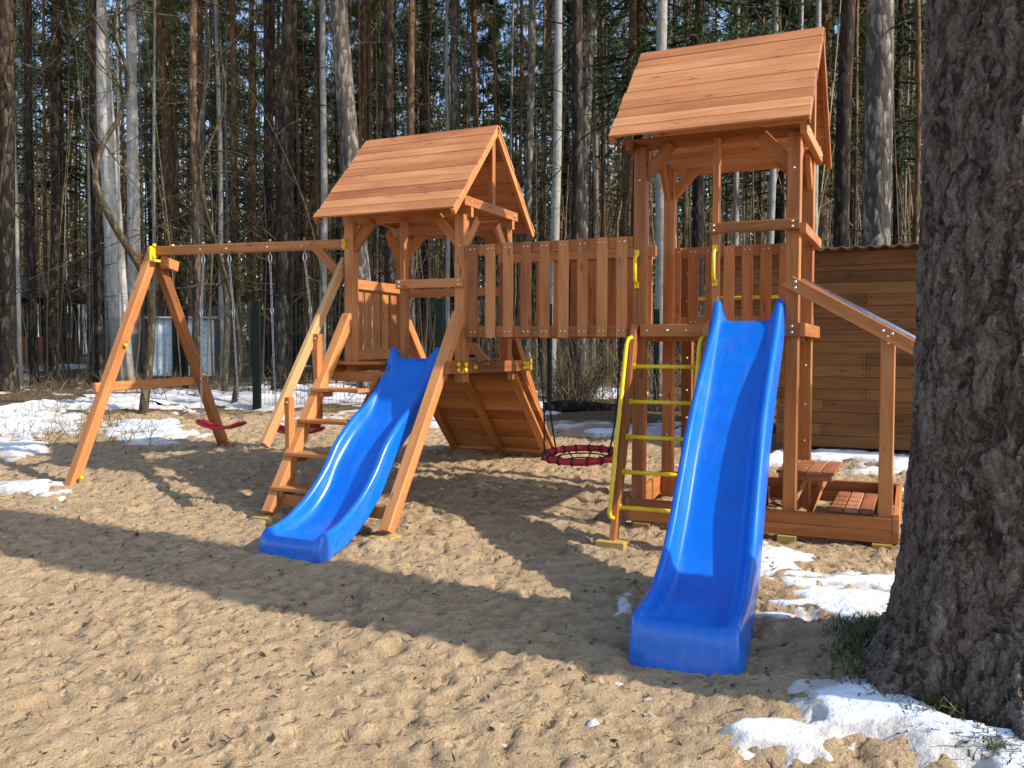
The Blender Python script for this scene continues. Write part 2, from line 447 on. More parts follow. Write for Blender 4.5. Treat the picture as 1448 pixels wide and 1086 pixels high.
def bark_mat(name, lo, hi, crack, h0, h1, scale=9.0, up=None, strength=0.8):
    """bark that turns from lo-coloured plates to the up colour between the heights h0 and h1"""
    m = NT(name); o = m.obj(); rn = m.n('ObjectInfo').outputs['Random']
    sp = m.n('SeparateXYZ'); m.l(o, sp.inputs[0])
    st = m.mapping(o, (scale, scale, scale * 0.32))
    wob = m.n('VectorMath', operation='ADD'); m.l(o, wob.inputs[0]); wc = m.n('CombineXYZ'); m.l(m.math('MULTIPLY', m.noise(o, scale * .6, 3), 0.9 / scale), wc.inputs[0]); m.l(m.math('MULTIPLY', m.noise(o, scale * .5, 3), 2.2 / scale), wc.inputs[2]); m.l(wc.outputs[0], wob.inputs[1])
    fk, _ = flakes(m, wob.outputs[0], scale * 1.1, scale * .36)
    nz = m.math('ADD', m.math('MULTIPLY', m.noise(st, 1.0, 6, 0.65, 0.6), 0.55), m.math('MULTIPLY', fk, 0.55)); n2 = m.noise(st, 3.2, 4, 0.6)
    fu = m.ramp(m.math('ABSOLUTE', m.math('SUBTRACT', m.noise(m.mapping(o, (scale * .8, scale * .8, scale * 0.13)), 1.0, 4, 0.6, 0.5), 0.5)), [(0.0, (0.25, 0.25, 0.25)), (0.06, (1, 1, 1))])
    c = m.ramp(nz, [(0.36, crack), (0.47, lo), (0.62, hi)])
    c = m.mix(1.0, c, fu, 'MULTIPLY')
    c = m.mix(m.math('MULTIPLY', n2, 0.5), c, tuple(x * 0.7 for x in lo))
    if up is not None:
        hh = m.math('ADD', sp.outputs[2], m.math('MULTIPLY', m.noise(o, 0.9, 3), 4.0))
        hh = m.math('ADD', hh, m.math('MULTIPLY', rn, -3.0))
        mr = m.n('MapRange'); mr.inputs[1].default_value = h0; mr.inputs[2].default_value = h1; m.l(hh, mr.inputs[0])
        u = m.ramp(nz, [(0.32, tuple(x * 0.5 for x in up)), (0.5, up), (0.7, tuple(min(1, x * 1.35) for x in up))])
        c = m.mix(mr.outputs[0], c, u)
    c = m.mix(1.0, c, m.ramp(rn, [(0.0, (0.75, 0.75, 0.75)), (1.0, (1.15, 1.12, 1.08))]), 'MULTIPLY')
    m.base(c); m.rough(0.92); m.b.inputs['Specular IOR Level'].default_value = 0.15
    m.bump(m.math('ADD', nz, m.math('MULTIPLY', n2, 0.3)), strength, 0.03)
    return m.mat
PINE_BARK = bark_mat('pine_bark', (0.12, 0.092, 0.070), (0.24, 0.185, 0.14), (0.018, 0.013, 0.010), 2.5, 9.0, 13, up=(0.29, 0.165, 0.085), strength=1.0)
PALE_BARK = bark_mat('grey_bark', (0.20, 0.18, 0.155), (0.38, 0.345, 0.30), (0.035, 0.029, 0.024), 4, 12, 14, up=(0.28, 0.22, 0.16), strength=1.0)
DARK_BARK = bark_mat('dark_bark', (0.060, 0.048, 0.038), (0.125, 0.102, 0.082), (0.010, 0.008, 0.006), 5, 14, 14, up=(0.15, 0.09, 0.05), strength=1.0)
TWIG_BARK = bark_mat('twig_bark', (0.105, 0.085, 0.052), (0.18, 0.148, 0.095), (0.045, 0.036, 0.022), 50, 60, 20)

def birch_mat(name, k):
    m = NT(name); o = m.obj()
    sp = m.n('SeparateXYZ'); m.l(o, sp.inputs[0])
    n0 = m.noise(m.mapping(o, (9, 9, 3.5)), 1.0, 6, 0.7); n1 = m.noise(m.mapping(o, (5, 5, 22)), 1.0, 4, 0.6)
    c = m.ramp(n0, [(p_, tuple(min(.8, x * k) for x in c_)) for p_, c_ in ((0.3, (0.17, 0.158, 0.135)), (0.55, (0.33, 0.315, 0.285)), (0.8, (0.45, 0.435, 0.40)))])
    c = m.mix(m.ramp(n1, [(0.27, (0.9, 0.9, 0.9)), (0.40, (0, 0, 0))]), c, (0.055, 0.045, 0.04))
    mr = m.n('MapRange'); mr.inputs[1].default_value = 3.0; mr.inputs[2].default_value = 0.2
    m.l(m.math('ADD', sp.outputs[2], m.math('MULTIPLY', n0, 1.5)), mr.inputs[0])
    c = m.mix(m.math('MULTIPLY', mr.outputs[0], 0.6), c, (0.12, 0.10, 0.08))
    m.base(c); m.rough(0.8); m.bump(n1, 0.3, 0.01)
    return m.mat
BIRCH = birch_mat('birch_bark', 0.75); ASPEN = birch_mat('aspen_bark', 1.35)  # aspen bark lightened to stand in for sun that neighbouring trees block

def big_bark():
    m = NT('old_pine_bark'); o = m.obj()
    ad = m.n('VectorMath', operation='ADD'); m.l(o, ad.inputs[0])
    cm = m.n('CombineXYZ'); m.l(m.math('MULTIPLY', m.math('SUBTRACT', m.noise(o, 6.0, 4, 0.6), 0.5), 0.16), cm.inputs[0])
    m.l(m.math('MULTIPLY', m.math('SUBTRACT', m.noise(o, 6.6, 4), 0.5), 0.16), cm.inputs[1])
    m.l(m.math('MULTIPLY', m.math('SUBTRACT', m.noise(o, 4.3, 3), 0.5), 0.3), cm.inputs[2]); m.l(cm.outputs[0], ad.inputs[1])
    v = ad.outputs[0]
    def furrow(sx, sz, det, wide):
        n_ = m.noise(m.mapping(v, (sx, sx, sz)), 1.0, det, 0.55, 0.35)
        return m.ramp(m.math('ABSOLUTE', m.math('SUBTRACT', n_, 0.5)), [(0.0, (0, 0, 0)), (wide, (1, 1, 1))])
    k1, c1 = flakes(m, v, 26, 8.5); k2, c2 = flakes(m, v, 47, 21)
    f1 = furrow(9, 2.0, 4, 0.085); f2 = furrow(23, 7.0, 4, 0.09); f3 = furrow(50, 22, 3, 0.10)
    vc = m.n('TexVoronoi'); vc.inputs['Scale'].default_value = 1.0; m.l(m.mapping(v, (34, 34, 13)), vc.inputs['Vector'])
    cell = m.n('SeparateColor'); m.l(vc.outputs['Color'], cell.inputs[0])
    fl = m.noise(m.mapping(v, (60, 60, 24)), 1.0, 6, 0.68, 0.6)
    fine = m.noise(m.mapping(o, (150, 150, 70)), 1.0, 4, 0.6)
    big = m.noise(o, 1.6, 4)
    h = m.math('ADD', m.math('MULTIPLY', f1, 0.26), m.math('MULTIPLY', k1, 0.36))
    h = m.math('ADD', h, m.math('MULTIPLY', k2, 0.30)); h = m.math('ADD', h, m.math('MULTIPLY', f3, 0.06))
    h = m.math('ADD', h, m.math('MULTIPLY', fl, 0.30))
    c = m.ramp(h, [(0.20, (0.026, 0.018, 0.014)), (0.38, (0.098, 0.070, 0.053)), (0.58, (0.180, 0.136, 0.108)), (0.84, (0.31, 0.250, 0.207))])
    c = m.mix(m.math('MULTIPLY', big, 0.35), c, (0.105, 0.076, 0.058))
    c = m.mix(m.ramp(cell.outputs[1], [(0.80, (0, 0, 0)), (0.9, (0.5, 0.5, 0.5))]), c, (0.25, 0.21, 0.185))
    c = m.mix(1.0, c, m.ramp(fine, [(0.3, (0.7, 0.7, 0.7)), (0.7, (1.18, 1.18, 1.18))]), 'MULTIPLY')
    m.base(c); m.rough(0.9); m.b.inputs['Specular IOR Level'].default_value = 0.2
    dp = m.n('Displacement'); dp.inputs['Midlevel'].default_value = 0.6; dp.inputs['Scale'].default_value = 0.038
    m.l(h, dp.inputs['Height']); m.l(dp.outputs[0], m.out.inputs['Displacement'])
    m.bump(m.math('ADD', m.math('MULTIPLY', h, 1.2), m.math('MULTIPLY', fine, 0.3)), 0.8, 0.02)
    m.mat.displacement_method = 'BOTH'
    return m.mat
BIGBARK = big_bark()

def leaf_mat(name, a, b, c3):
    m = NT(name); r = m.attr('rnd'); rn = m.n('ObjectInfo').outputs['Random']
    c = m.ramp(r, [(0.0, a), (0.6, b), (1.0, c3)])
    c = m.mix(1.0, c, m.ramp(rn, [(0.0, (0.75, 0.8, 0.75)), (1.0, (1.2, 1.12, 1.0))]), 'MULTIPLY')
    m.base(c); m.rough(0.7); m.b.inputs['Specular IOR Level'].default_value = 0.25
    return m.mat
NEEDLE = leaf_mat('pine_needles', (0.038, 0.056, 0.020), (0.082, 0.112, 0.036), (0.155, 0.175, 0.062))
SPRUCE = leaf_mat('spruce_needles', (0.018, 0.036, 0.014), (0.042, 0.072, 0.027), (0.085, 0.120, 0.042))
GRASSM = leaf_mat('winter_grass', (0.05, 0.06, 0.02), (0.10, 0.11, 0.04), (0.26, 0.22, 0.10))
DRYM = leaf_mat('dry_stalks', (0.055, 0.040, 0.022), (0.13, 0.095, 0.055), (0.27, 0.21, 0.125))

# ------------------------------------------------------------------ ground sheet
def axis(lo, fa, fb, hi, step, growth=1.10, maxstep=4.0):
    mid = list(np.arange(fa, fb + 1e-6, step))
    L = [fa]; s = step
    while L[-1] > lo:
        s = min(s * growth, maxstep); L.append(L[-1] - s)
    R = [mid[-1]]; s = step
    while R[-1] < hi:
        s = min(s * growth, maxstep); R.append(R[-1] + s)
    return np.array(L[:0:-1] + mid + R[1:])

gx = axis(-170, -7.5, 3.2, 60, 0.024)
gy = axis(-14, -4.2, 2.0, 190, 0.022)
GX, GY = np.meshgrid(gx, gy)
Z0 = gh(GX, GY)
near = np.exp(-np.clip(GY - 3.0, 0, None) / 3.0) * np.exp(-np.clip(-8.5 - GX, 0, None) / 3.0)
mic = 0.036 * fbm(GX / 1.1, GY / 1.1, 3, 2) + 0.013 * fbm(GX / 0.30, GY / 0.26, 5, 2) + 0.020 * fbm(GX / 0.075, GY / 0.065, 8, 2, 0.6)
rid = np.abs(fbm(GX / 0.22, GY / 0.19, 21, 3)); mic -= 0.03 * np.clip(0.10 - rid, 0, 1)
dent = np.zeros_like(GX)
NB = 12000
for k in range(NB):
    cx = rng.uniform(-8.0, 3.2); cy = -4.3 + (rng.random() ** 0.8) * 7.3
    a = rng.uniform(0, math.pi); L = 0.028 + 0.080 * rng.random() ** 2.6; W = L * rng.uniform(0.35, 0.65); dpt = rng.uniform(0.007, 0.021)
    i0, i1 = np.searchsorted(gx, (cx - 2.4 * L, cx + 2.4 * L)); j0, j1 = np.searchsorted(gy, (cy - 2.4 * L, cy + 2.4 * L))
    if i1 - i0 < 2 or j1 - j0 < 2: continue
    dx = GX[j0:j1, i0:i1] - cx; dy = GY[j0:j1, i0:i1] - cy
    u = (dx * math.cos(a) + dy * math.sin(a)) / L; v = (-dx * math.sin(a) + dy * math.cos(a)) / W
    q = u * u + v * v
    g = np.exp(-q * q * 0.8)
    mic[j0:j1, i0:i1] += -dpt * g + dpt * 0.45 * np.exp(-((np.sqrt(q) - 1.35) / 0.3) ** 2)
    dent[j0:j1, i0:i1] = np.maximum(dent[j0:j1, i0:i1], g * dpt / 0.030 * 0.7)
# sand heaped against the feet
for (cx, cy) in ((-1.46, -1.12), (-2.53, -1.08), (-4.88, -.9), (-4.88, 1.0), (0.03, -.52), (XE_ := 1.73, -.06), (0.05, -.05)):
    for q in range(3):
        ox, oy = rng.normal(0, .10, 2)
        mic = mic + rng.uniform(.015, .035) * np.exp(-(((GX - cx - ox) ** 2 + (GY - cy - oy) ** 2) / rng.uniform(.004, .012)))
for (cx, cy) in ((-4.03, .05), (-3.13, .05), (0.95, -2.55), (-1.84, -1.95), (-.5, .3)):
    mic = mic - .05 * np.exp(-(((GX - cx) / .30) ** 2 + ((GY - cy) / .22) ** 2))
# keep the sand level where the legs and slides stand
for (cx, cy) in ((0.9, -2.1), (-1.84, -1.55), (0.05, -0.5)):
    w = np.exp(-(((GX - cx) ** 2 + (GY - cy) ** 2) / 0.12)); mic *= (1 - 0.6 * w)
mic *= 0.25 + 0.75 * near
mic = mic + (1 - near) * 0.10 * fbm(GX / 1.7, GY / 1.7, 31, 3)
GZ = Z0 + mic
litter = np.clip((GY - (3.9 + 0.42 * np.clip(GX + 4.0, -40, 0)) + 1.2 * fbm(GX / 1.6, GY / 1.6, 41, 3)) / 1.6 + 0.5, 0, 1)
litter = np.maximum(litter, np.clip((GY - 2.2) / 0.8, 0, 1) * np.clip((GX - 0.3) / 0.6, 0, 1))
litter = np.maximum(litter, 0.95 * np.exp(-(((GX - 2.307) / 0.70) ** 2 + ((GY + 1.94) / 0.70) ** 2) ** 2))
nx, ny = len(gx), len(gy)
idx = np.arange(nx * ny).reshape(ny, nx)
faces = np.stack([idx[:-1, :-1], idx[:-1, 1:], idx[1:, 1:], idx[1:, :-1]], -1).reshape(-1, 4)
ground = np_mesh('ground', np.stack([GX, GY, GZ], -1).reshape(-1, 3), faces, GROUND, attrs={'litter': litter.ravel(), 'dent': dent.ravel()})
tag(ground, kind='structure')

# ------------------------------------------------------------------ snow: melting patches lying on the ground
PATCH = [  # photo-measured outlines (centre x, y, half width, half height, weight)
    (5, 598, 70, 32, 0.88), (20, 632, 80, 12, 0.55), (95, 612, 40, 14, 0.45), (45, 692, 60, 12, 0.60),
    (205, 608, 62, 13, 1.0), (165, 616, 50, 6, 0.6), (235, 604, 30, 10, 0.9),
    (350, 568, 220, 14, 0.78), (170, 572, 90, 7, 0.5), (540, 588, 110, 13, 0.9), (480, 562, 130, 16, 0.8), (100, 520, 70, 5, 0.55), (20, 535, 50, 5, 0.5), (60, 507, 45, 4, 0.8),
    (620, 600, 60, 6, 0.5), (740, 572, 50, 14, 0.8), (800, 604, 45, 6, 0.7), (865, 612, 40, 10, 0.85), (850, 560, 60, 9, 0.8), (955, 610, 40, 12, 0.8),
    (1100, 652, 50, 9, 0.95), (1200, 648, 80, 9, 0.95), (1240, 668, 80, 5, 0.6), (1285, 655, 40, 12, 0.85), (1150, 668, 40, 4, 0.6), (1330, 690, 60, 8, 0.8),
    (1090, 800, 52, 20, 1.0), (1140, 822, 85, 14, 0.95), (1215, 824, 55, 9, 0.95), (1180, 848, 75, 14, 1.1), (1180, 866, 60, 12, 1.05), (1095, 872, 40, 8, 0.85), (1120, 855, 50, 8, 0.7), (882, 858, 14, 16, 1.0),
    (1330, 982, 125, 30, 1.15), (1430, 965, 90, 36, 1.2), (1225, 990, 55, 26, 1.15), (1395, 1030, 60, 30, 1.15), (1440, 1070, 44, 44, 1.1), (1105, 1038, 50, 18, 1.15), (1200, 1020, 40, 8, 0.6), (840, 1018, 14, 9, 0.55), (1080, 765, 20, 5, 0.5), (1060, 905, 20, 4, 0.4),
]
def snow_val(x, y, z):
    px, py, d = px_of(x, y, z)
    v = np.full_like(x, -1.0)
    for cx, cy, rx, ry, w in PATCH:
        q = ((px - cx) / rx) ** 2 + ((py - cy) / ry) ** 2
        v = np.maximum(v, w * 1.15 - np.sqrt(q) * 0.95)
    v = np.clip(v, -1.3, 0.75)
    # holes round the tree foot
    v = np.where((x - 2.307) ** 2 + (y + 1.94) ** 2 < 0.60 ** 2, -1, v)
    return np.where(d > 0.3, v, -1)

SV = []; SF = []; ST = []; nb = 0
def snow_sheet(x0, x1, y0, y1, step, amp, ns, thr=0.27):
    global nb
    xs = np.arange(x0, x1, step); ys = np.arange(y0, y1, step)
    X, Y = np.meshgrid(xs, ys)
    Zg = gh(X, Y)
    v = snow_val(X, Y, Zg)
    nn = 0.75 * fbm(X / 0.11, Y / 0.10, 63, 3, 0.6) * np.clip(1.6 - step * 12, 0.2, 1) + 0.95 * fbm(X / 0.34, Y / 0.30, 61, 3, 0.6) + 0.75 * fbm(X / 1.0, Y / 1.0, 66, 3, 0.55)
    dd = px_of(X, Y, Zg)[2]; amp = 0.008 + 0.0022 * np.clip(dd, 0, 40)
    t = v - thr + nn + 0.02
    th = np.where(t > 0, amp * (1 - np.exp(-np.clip(t, 0, 9) * 2.2)), amp * 3.2 * t) + np.where(t > 0, 1, 0) * 0.35 * amp * fbm(X / 0.12, Y / 0.12, 71, 3)
    nr = np.exp(-np.clip(Y - 3.0, 0, None) / 3.0)
    base = Zg + 0.001 + 0.0022 * np.clip(dd, 0, 40)
    Z = base + th
    keep = (t > -1.1)
    kf = keep[:-1, :-1] & keep[:-1, 1:] & keep[1:, :-1] & keep[1:, 1:]
    ids = np.arange(X.size).reshape(X.shape)
    f = np.stack([ids[:-1, :-1], ids[:-1, 1:], ids[1:, 1:], ids[1:, :-1]], -1)[kf]
    used = np.unique(f); remap = np.full(X.size, -1); remap[used] = np.arange(len(used))
    P = np.stack([X, Y, Z], -1).reshape(-1, 3)[used]
    SV.append(P); SF.append(remap[f] + nb); ST.append(t.ravel()[used]); nb += len(used)
snow_sheet(0.4, 3.4, -3.9, 0.0, 0.0125, 0.035, 0.30)
snow_sheet(-9.5, -3.0, -1.5, 2.98, 0.035, 0.07, 0.55)
snow_sheet(-0.6, 3.4, 0.9, 5.0, 0.03, 0.06, 0.45)
snow_sheet(-16, -0.62, 3.0, 16.0, 0.08, 0.09, 0.9, 0.30)
snow_sheet(-60, -16.05, 4.0, 60.0, 0.28, 0.16, 2.4, 0.30)
snow = np_mesh('snow', np.concatenate(SV), np.concatenate(SF), SNOW, attrs={'thick': np.concatenate(ST)})
tag(snow, 'patches of old melting snow lying on sand and leaf litter', 'snow', kind='stuff')

# ================================================================== PLAYSET
W = 1.17; D = 0.9124; PW = 0.09
LX = -2.577; RX = LX + W
EXT = 0.606
XE = W + EXT

playset = empty('playset', (0.0, 0.0, 0.0))
tag(playset, 'stained wooden playset of two roofed towers joined by a bridge on the sand', 'playset')

def bolts(mb, pts, n, r=0.009, mat=1):
    """small dome bolt heads, n = outward normal"""
    n = V3(n)
    for p in pts:
        p = V3(p)
        mb.tube([p - n * 0.004, p + n * 0.003, p + n * 0.006], [r, r, r * 0.45], 8, None, mat)

def part(name, mb, mats=None, parent=None, label=None):
    o = mb.build(name, mats or [WOOD, BOLT], parent if parent is not None else playset)
    if label: o['label'] = label
    return o

# --- tower posts
def post(x, y, z0, z1, bl=()):
    mb = MB(); mb.board((x + .045, y + .045, z0), (x + .045, y + .045, z1), PW, PW, (1, 0, 0), 0.006)
    bolts(mb, [(x + .045 + dx, y - 0.001, z) for dx, z in bl], (0, -1, 0))
    return part('post', mb)
for (x, y) in ((0, 0), (W - PW, 0), (0, D - PW), (W - PW, D - PW)):
    post(x, y, G(x, y) - 0.03, 2.79, [(0, 2.55)] if y == 0 else [(0, 0.62), (0, 0.9), (0, 1.2)])
for (x, y) in ((LX, 0), (RX - PW, 0), (LX, D - PW), (RX - PW, D - PW)):
    post(x, y, 1.05, 2.40, [(0, 2.15)] if y == 0 else [])
for x, y in ((XE - PW, 0.012), (XE - PW - 0.02, D - PW)):
    mb = MB(); mb.board((x + .045, y + .045, G(x, y)), (x + .045, y + .045, 1.42 if y < .5 else 1.40), PW, PW, (1, 0, 0), 0.006)
    bolts(mb, [(x + .045, y - .001, 1.36)], (0, -1, 0)); part('post', mb)
# second rear post pair bolted beside the back corner of the right tower
mb = MB(); mb.board((0.155, D + .16, G(0, 1)), (0.155, D + .16, 2.12), PW, PW, (1, 0, 0), 0.006)
bolts(mb, [(0.155, D + .114, z) for z in (0.75, 0.98, 1.25, 1.42, 1.72, 1.95)], (0, -1, 0), 0.011); part('post', mb)

# --- roofs
def roof(xa, xb, zr, ze, eo, posts_x, zpost, gz):
    yc = D / 2; ya = -eo; n = 10
    mb = MB()
    for sgn in (-1, 1):
        A = V3((0, yc + sgn * (yc + eo), ze)); B = V3((0, yc, zr))
        u = (B - A); L = np.linalg.norm(u); u /= L
        nrm = V3((0, -u[2] * -1 if sgn > 0 else -u[2], 0)); nrm = np.cross(V3((1, 0, 0)), u) * (-sgn)
        if nrm[2] < 0: nrm = -nrm
        wd = L / n
        for k in range(n):
            c = A + u * wd * (k + .5)
            jx = random.uniform(-.006, .006)
            tilt = nrm * 0.0018 * (1 if k % 2 else -1) * random.random()
            ext = 0.010 if k == n - 1 and sgn < 0 else 0.0
            mb.board(V3((xa + jx, 0, 0)) + c + tilt + u * ext / 2, V3((xb + jx, 0, 0)) + c + tilt + u * ext / 2, wd - 0.0020 + ext, 0.018, u, 0.003)
            rows = [(xa + .03), (xb - .03), (xa + xb) / 2]
    o = part('roof', mb, [WOOD_ROOF, BOLT])
    # rafters under both gable ends
    for xs in (xa + .018, xb - .018):
        for sgn in (-1, 1):
            A = V3((xs, yc + sgn * (yc + eo - .012), ze - .034)); B = V3((xs, yc, zr - .042))
            r = MB(); r.board(A, B, 0.050, 0.034, np.cross(V3((1, 0, 0)), B - A), 0.003); part('rafter', r, None, o)
    # king posts and gable beams
    for xs, s in ((posts_x[0] - .022, -1), (posts_x[1] + .022, 1)):
        r = MB(); r.board((xs, -0.07, gz), (xs, D + .02, gz), 0.078, 0.044, (0, 0, 1)); 
        bolts(r, [(xs + s * .024, .045, gz), (xs + s * .024, D - .045, gz)], (s, 0, 0)); part('gable_beam', r, None, o)
        r = MB(); r.board((xs, yc, gz + .04), (xs, yc, zr - .06), 0.055, 0.04, (0, 1, 0)); part('king_post', r, None, o)
    # wall plates on the posts
    for y in (0.02, D - .02):
        r = MB(); r.board((posts_x[0] - .04, y + (.045 if y < .5 else -.045), zpost - .02), (posts_x[1] + .04, y + (.045 if y < .5 else -.045), zpost - .02), 0.085, 0.040, (0, 0, 1))
        part('wall_plate', r, None, o)
    # ridge board
    r = MB(); r.board((xa + .04, yc, zr - .07), (xb - .04, yc, zr - .07), 0.09, 0.03, (0, 0, 1)); part('ridge_board', r, None, o)
    return o
roof(-0.088, W + .088, 3.613, 2.806, 0.319, (0, W), 2.84, 2.80)
roof(LX - .080, RX + .080, 3.194, 2.402, 0.312, (LX, RX), 2.445, 2.50)

# --- knee braces under the roofs
def brace(p0, p1, side, w=0.085, t=0.035):
    mb = MB(); mb.board(p0, p1, w, t, side); part('knee_brace', mb)
for (xa, xb, zt) in ((0, W, 2.78), (LX, RX, 2.38)):
    for y in (0.045, D - 0.045):
        brace((xa + .07, y, zt - .20), (xa + .27, y, zt + .02), (1, 0, 1))
        brace((xb - .07, y, zt - .20), (xb - .27, y, zt + .02), (-1, 0, 1))
    for x in (xa + .03, xb - .03):
        brace((x, .07, zt - .22), (x, .27, zt + .02), (0, 1, 1))
        brace((x, D - .07, zt - .22), (x, D - .27, zt + .02), (0, -1, 1))

# --- decks
def deck(xa, xb, ya, yb, z):
    mb = MB(); n = int(round((yb - ya) / .12)); w = (yb - ya) / n
    for k in range(n):
        mb.box((xa, ya + k * w + .003, z - .026), (xb, ya + (k + 1) * w - .003, z))
    return part('deck', mb)
deck(0.004, W - .004, 0.095, D - .095, 1.492)
deck(LX + .004, RX - .004, 0.0, D + .02, 1.212)
mb = MB(); mb.box((LX + .004, -.19, 1.186), (-2.09, -.004, 1.212)); part('landing_board', mb)
def beam(p0, p1, w=0.09, t=0.042, side=(0, 0, 1), bl=(), bn=(0, -1, 0), name='beam', mats=None):
    mb = MB(); mb.board(p0, p1, w, t, side); bolts(mb, bl, bn, 0.010); return part(name, mb, mats)
# right tower deck beams
beam((0.07, -.022, 1.455), (W, -.022, 1.455), bl=[(x, -.044, 1.455) for x in (.12, .27, .41)] + [(W - .04, -.044, z) for z in (1.435, 1.475)])
beam((0, D + .022, 1.455), (W + .03, D + .022, 1.455))
beam((W + .022, -.03, 1.455), (W + .022, D + .05, 1.455))
beam((-.022, .09, 1.43), (-.022, D, 1.43))
beam((0.09, .30, 1.42), (W - .0, .30, 1.42), .08); beam((0.09, .62, 1.42), (W, .62, 1.42), .08)
# left tower side beams with capped bolts
def capped(xs, nx):
    mb = MB(); mb.board((xs, -.33, 1.172), (xs, 1.21, 1.172), .096, .044, (0, 0, 1), c0=0.35)
    bolts(mb, [(xs + nx * .022, y, 1.20) for y in (.28, .34)], (nx, 0, 0))
    o = part('side_beam', mb)
    cp = MB()
    for y, z in ((-.19, 1.15), (-.19, 1.195), (-.07, 1.15), (-.07, 1.195), (.10, 1.172)):
        cp.tube([(xs + nx * .02, y, z), (xs + nx * .034, y, z), (xs + nx * .042, y, z)], [.019, .019, .011], 10, None, 0)
    cp.box((xs - .002 if nx > 0 else xs - .036, 1.03, 1.14), (xs + .036 if nx > 0 else xs + .002, 1.225, 1.165), None, 0, .006)
    cp.box((xs - .03, 1.208, 1.13), (xs + .034, 1.236, 1.235), None, 0, .006)
    for y in (1.06, 1.12, 1.18):
        cp.tube([(xs + nx * .02, y, 1.19), (xs + nx * .04, y, 1.19), (xs + nx * .05, y, 1.19)], [.021, .021, .011], 10, None, 0)
    part('bolt_cap', cp, [YELLOW], o)
capped(RX + .024, 1); capped(LX - .024, -1)
beam((LX, -.16, 1.09), (-2.0, -.16, 1.09), .085, .04)
beam((LX, D + .03, 1.09), (RX, D + .03, 1.09), .085, .04)
beam((-2.0, -.12, 1.10), (RX - .09, -.12, 1.10), .075, .04)
beam((LX + .09, D - .02, 1.845), (RX - .09, D - .02, 1.845), .075, .04)

# --- slim posts and boards above the slides
for x, z0, z1 in ((0.602, 1.47, 2.80), (-1.985, 1.19, 2.40)):
    mb = MB(); mb.board((x, .022, z0), (x, .022, z1), .046, .07, (1, 0, 0)); part('slim_post', mb)
def guard(xa, xb, z, y=-.022, t=.04, w=.072):
    mb = MB(); mb.board((xa, y, z), (xb, y, z), w, t, (0, 0, 1))
    bolts(mb, [(xa + .03, y - t / 2 - .001, z + s) for s in (-.017, .017)] + [(xb - .045, y - t / 2 - .001, z + s) for s in (-.017, .017)], (0, -1, 0))
    part('guard_board', mb)
guard(0.565, W + .0, 2.168); guard(-2.03, RX + .012, 1.853)
mb = MB(); mb.board((W + .022, -.03, 2.14), (W + .022, D + .06, 2.14), .07, .042, (0, 0, 1)); part('guard_board', mb)

# --- railings
def railing(p0, p1, z0, z1, n, bw, off, name='railing', rails=True, parent=None, ends=True):
    p0 = V3(p0); p1 = V3(p1); u = p1 - p0; L = np.linalg.norm(u); u /= L
    nrm = np.cross(u, (0, 0, 1)) * off
    mb = MB()
    if rails:
        for z in (z0 + .045, z1 - .045):
            mb.board(p0 + (0, 0, z), p1 + (0, 0, z), .085, .032, (0, 0, 1))
    for k in range(n):
        c = p0 + u * L * ((k + .5) / n) + nrm * (.016 + .0105)
        dz = random.uniform(-.004, .004)
        mb.board(c + (0, 0, z0 + dz), c + (0, 0, z1 - .004 + dz), bw, .019, u, .003)
        q = nrm * .0105
        bolts(mb, [c + q + u * s * bw * .22 + (0, 0, z) for s in (-1, 1) for z in (z0 + .045, z1 - .040)], nrm, .008)
    return part(name, mb, None, parent)
# rear railing of the right tower (seen through the front)
railing((0.02, D - .0, 0), (W - .0, D - .0, 0), 1.50, 2.155, 8, .086, 1)
# left tower's left side panel
railing((LX + .05, .11, 0), (LX + .05, .80, 0), 1.225, 1.925, 5, .098, -1)

# --- bridge
bridge = empty('bridge', (0, 0, 0), playset)
fl = MB()
nb_ = 12
for k in range(nb_):
    a = RX + (0 - RX) * k / nb_; b = RX + (0 - RX) * (k + 1) / nb_
    fl.box((a + .003, .03, 1.475), (b - .003, .62, 1.50))
part('bridge_floor', fl, None, bridge)
railing((RX + .005, .022, 0), (-.005, .022, 0), 1.41, 2.152, 9, .083, 1, 'bridge_railing', True, bridge)
railing((RX + .005, .63, 0), (-.005, .63, 0), 1.41, 2.152, 9, .083, -1, 'bridge_railing', True, bridge)

# --- A legs of the left tower, stairs, hand rail
def leg(x, y0, z0, y1, z1):
    mb = MB(); mb.board((x, y0, z0), (x, y1, z1), .088, .088, (1, 0, 0), .006)
    n = V3((0, -1, .6)); n /= np.linalg.norm(n)
    bolts(mb, [(x + .0, (y0 + y1) / 2 - .04, (z0 + z1) / 2)], (1, 0, 0))
    part('leg', mb)
zL = G(-2.5, -1.0) + .05; zR = G(-1.45, -1.05) + .05
leg(RX - .045, .0, 1.60, -1.07, zR); leg(LX + .045, .0, 1.60, -1.03, zL)
zb1 = G(-1.45, 1.9); zb2 = G(-2.5, 1.9)
leg(RX - .045, D - .0, 1.58, 1.93, zb1); leg(LX + .045, D, 1.58, 1.93, zb2)
def footblock(x, y, sx=.09, sy=.07, name='foot_block'):
    mb = MB(); mb.box((x - sx, y - sy, G(x, y) - .03), (x + sx, y + sy, G(x, y) + .032)); part(name, mb, [BLOCK])
footblock(RX - .05, -1.08); footblock(LX + .045, -1.05, .1, .06)
stairs = empty('stairs', (0, 0, 0), playset)
def ly(z): return -1.03 * (1.60 - z) / (1.60 - zL)
for z in (1.0, .755, .51, .265):
    y = ly(z) - .01
    mb = MB(); mb.box((LX + .02, y - .085, z - .030), (-2.09, y + .085, z)); part('tread', mb, None, stairs)
    mb = MB(); mb.box((LX + .092, y - .06, z - .075), (LX + .128, y + .075, z - .033)); part('cleat', mb, None, stairs)
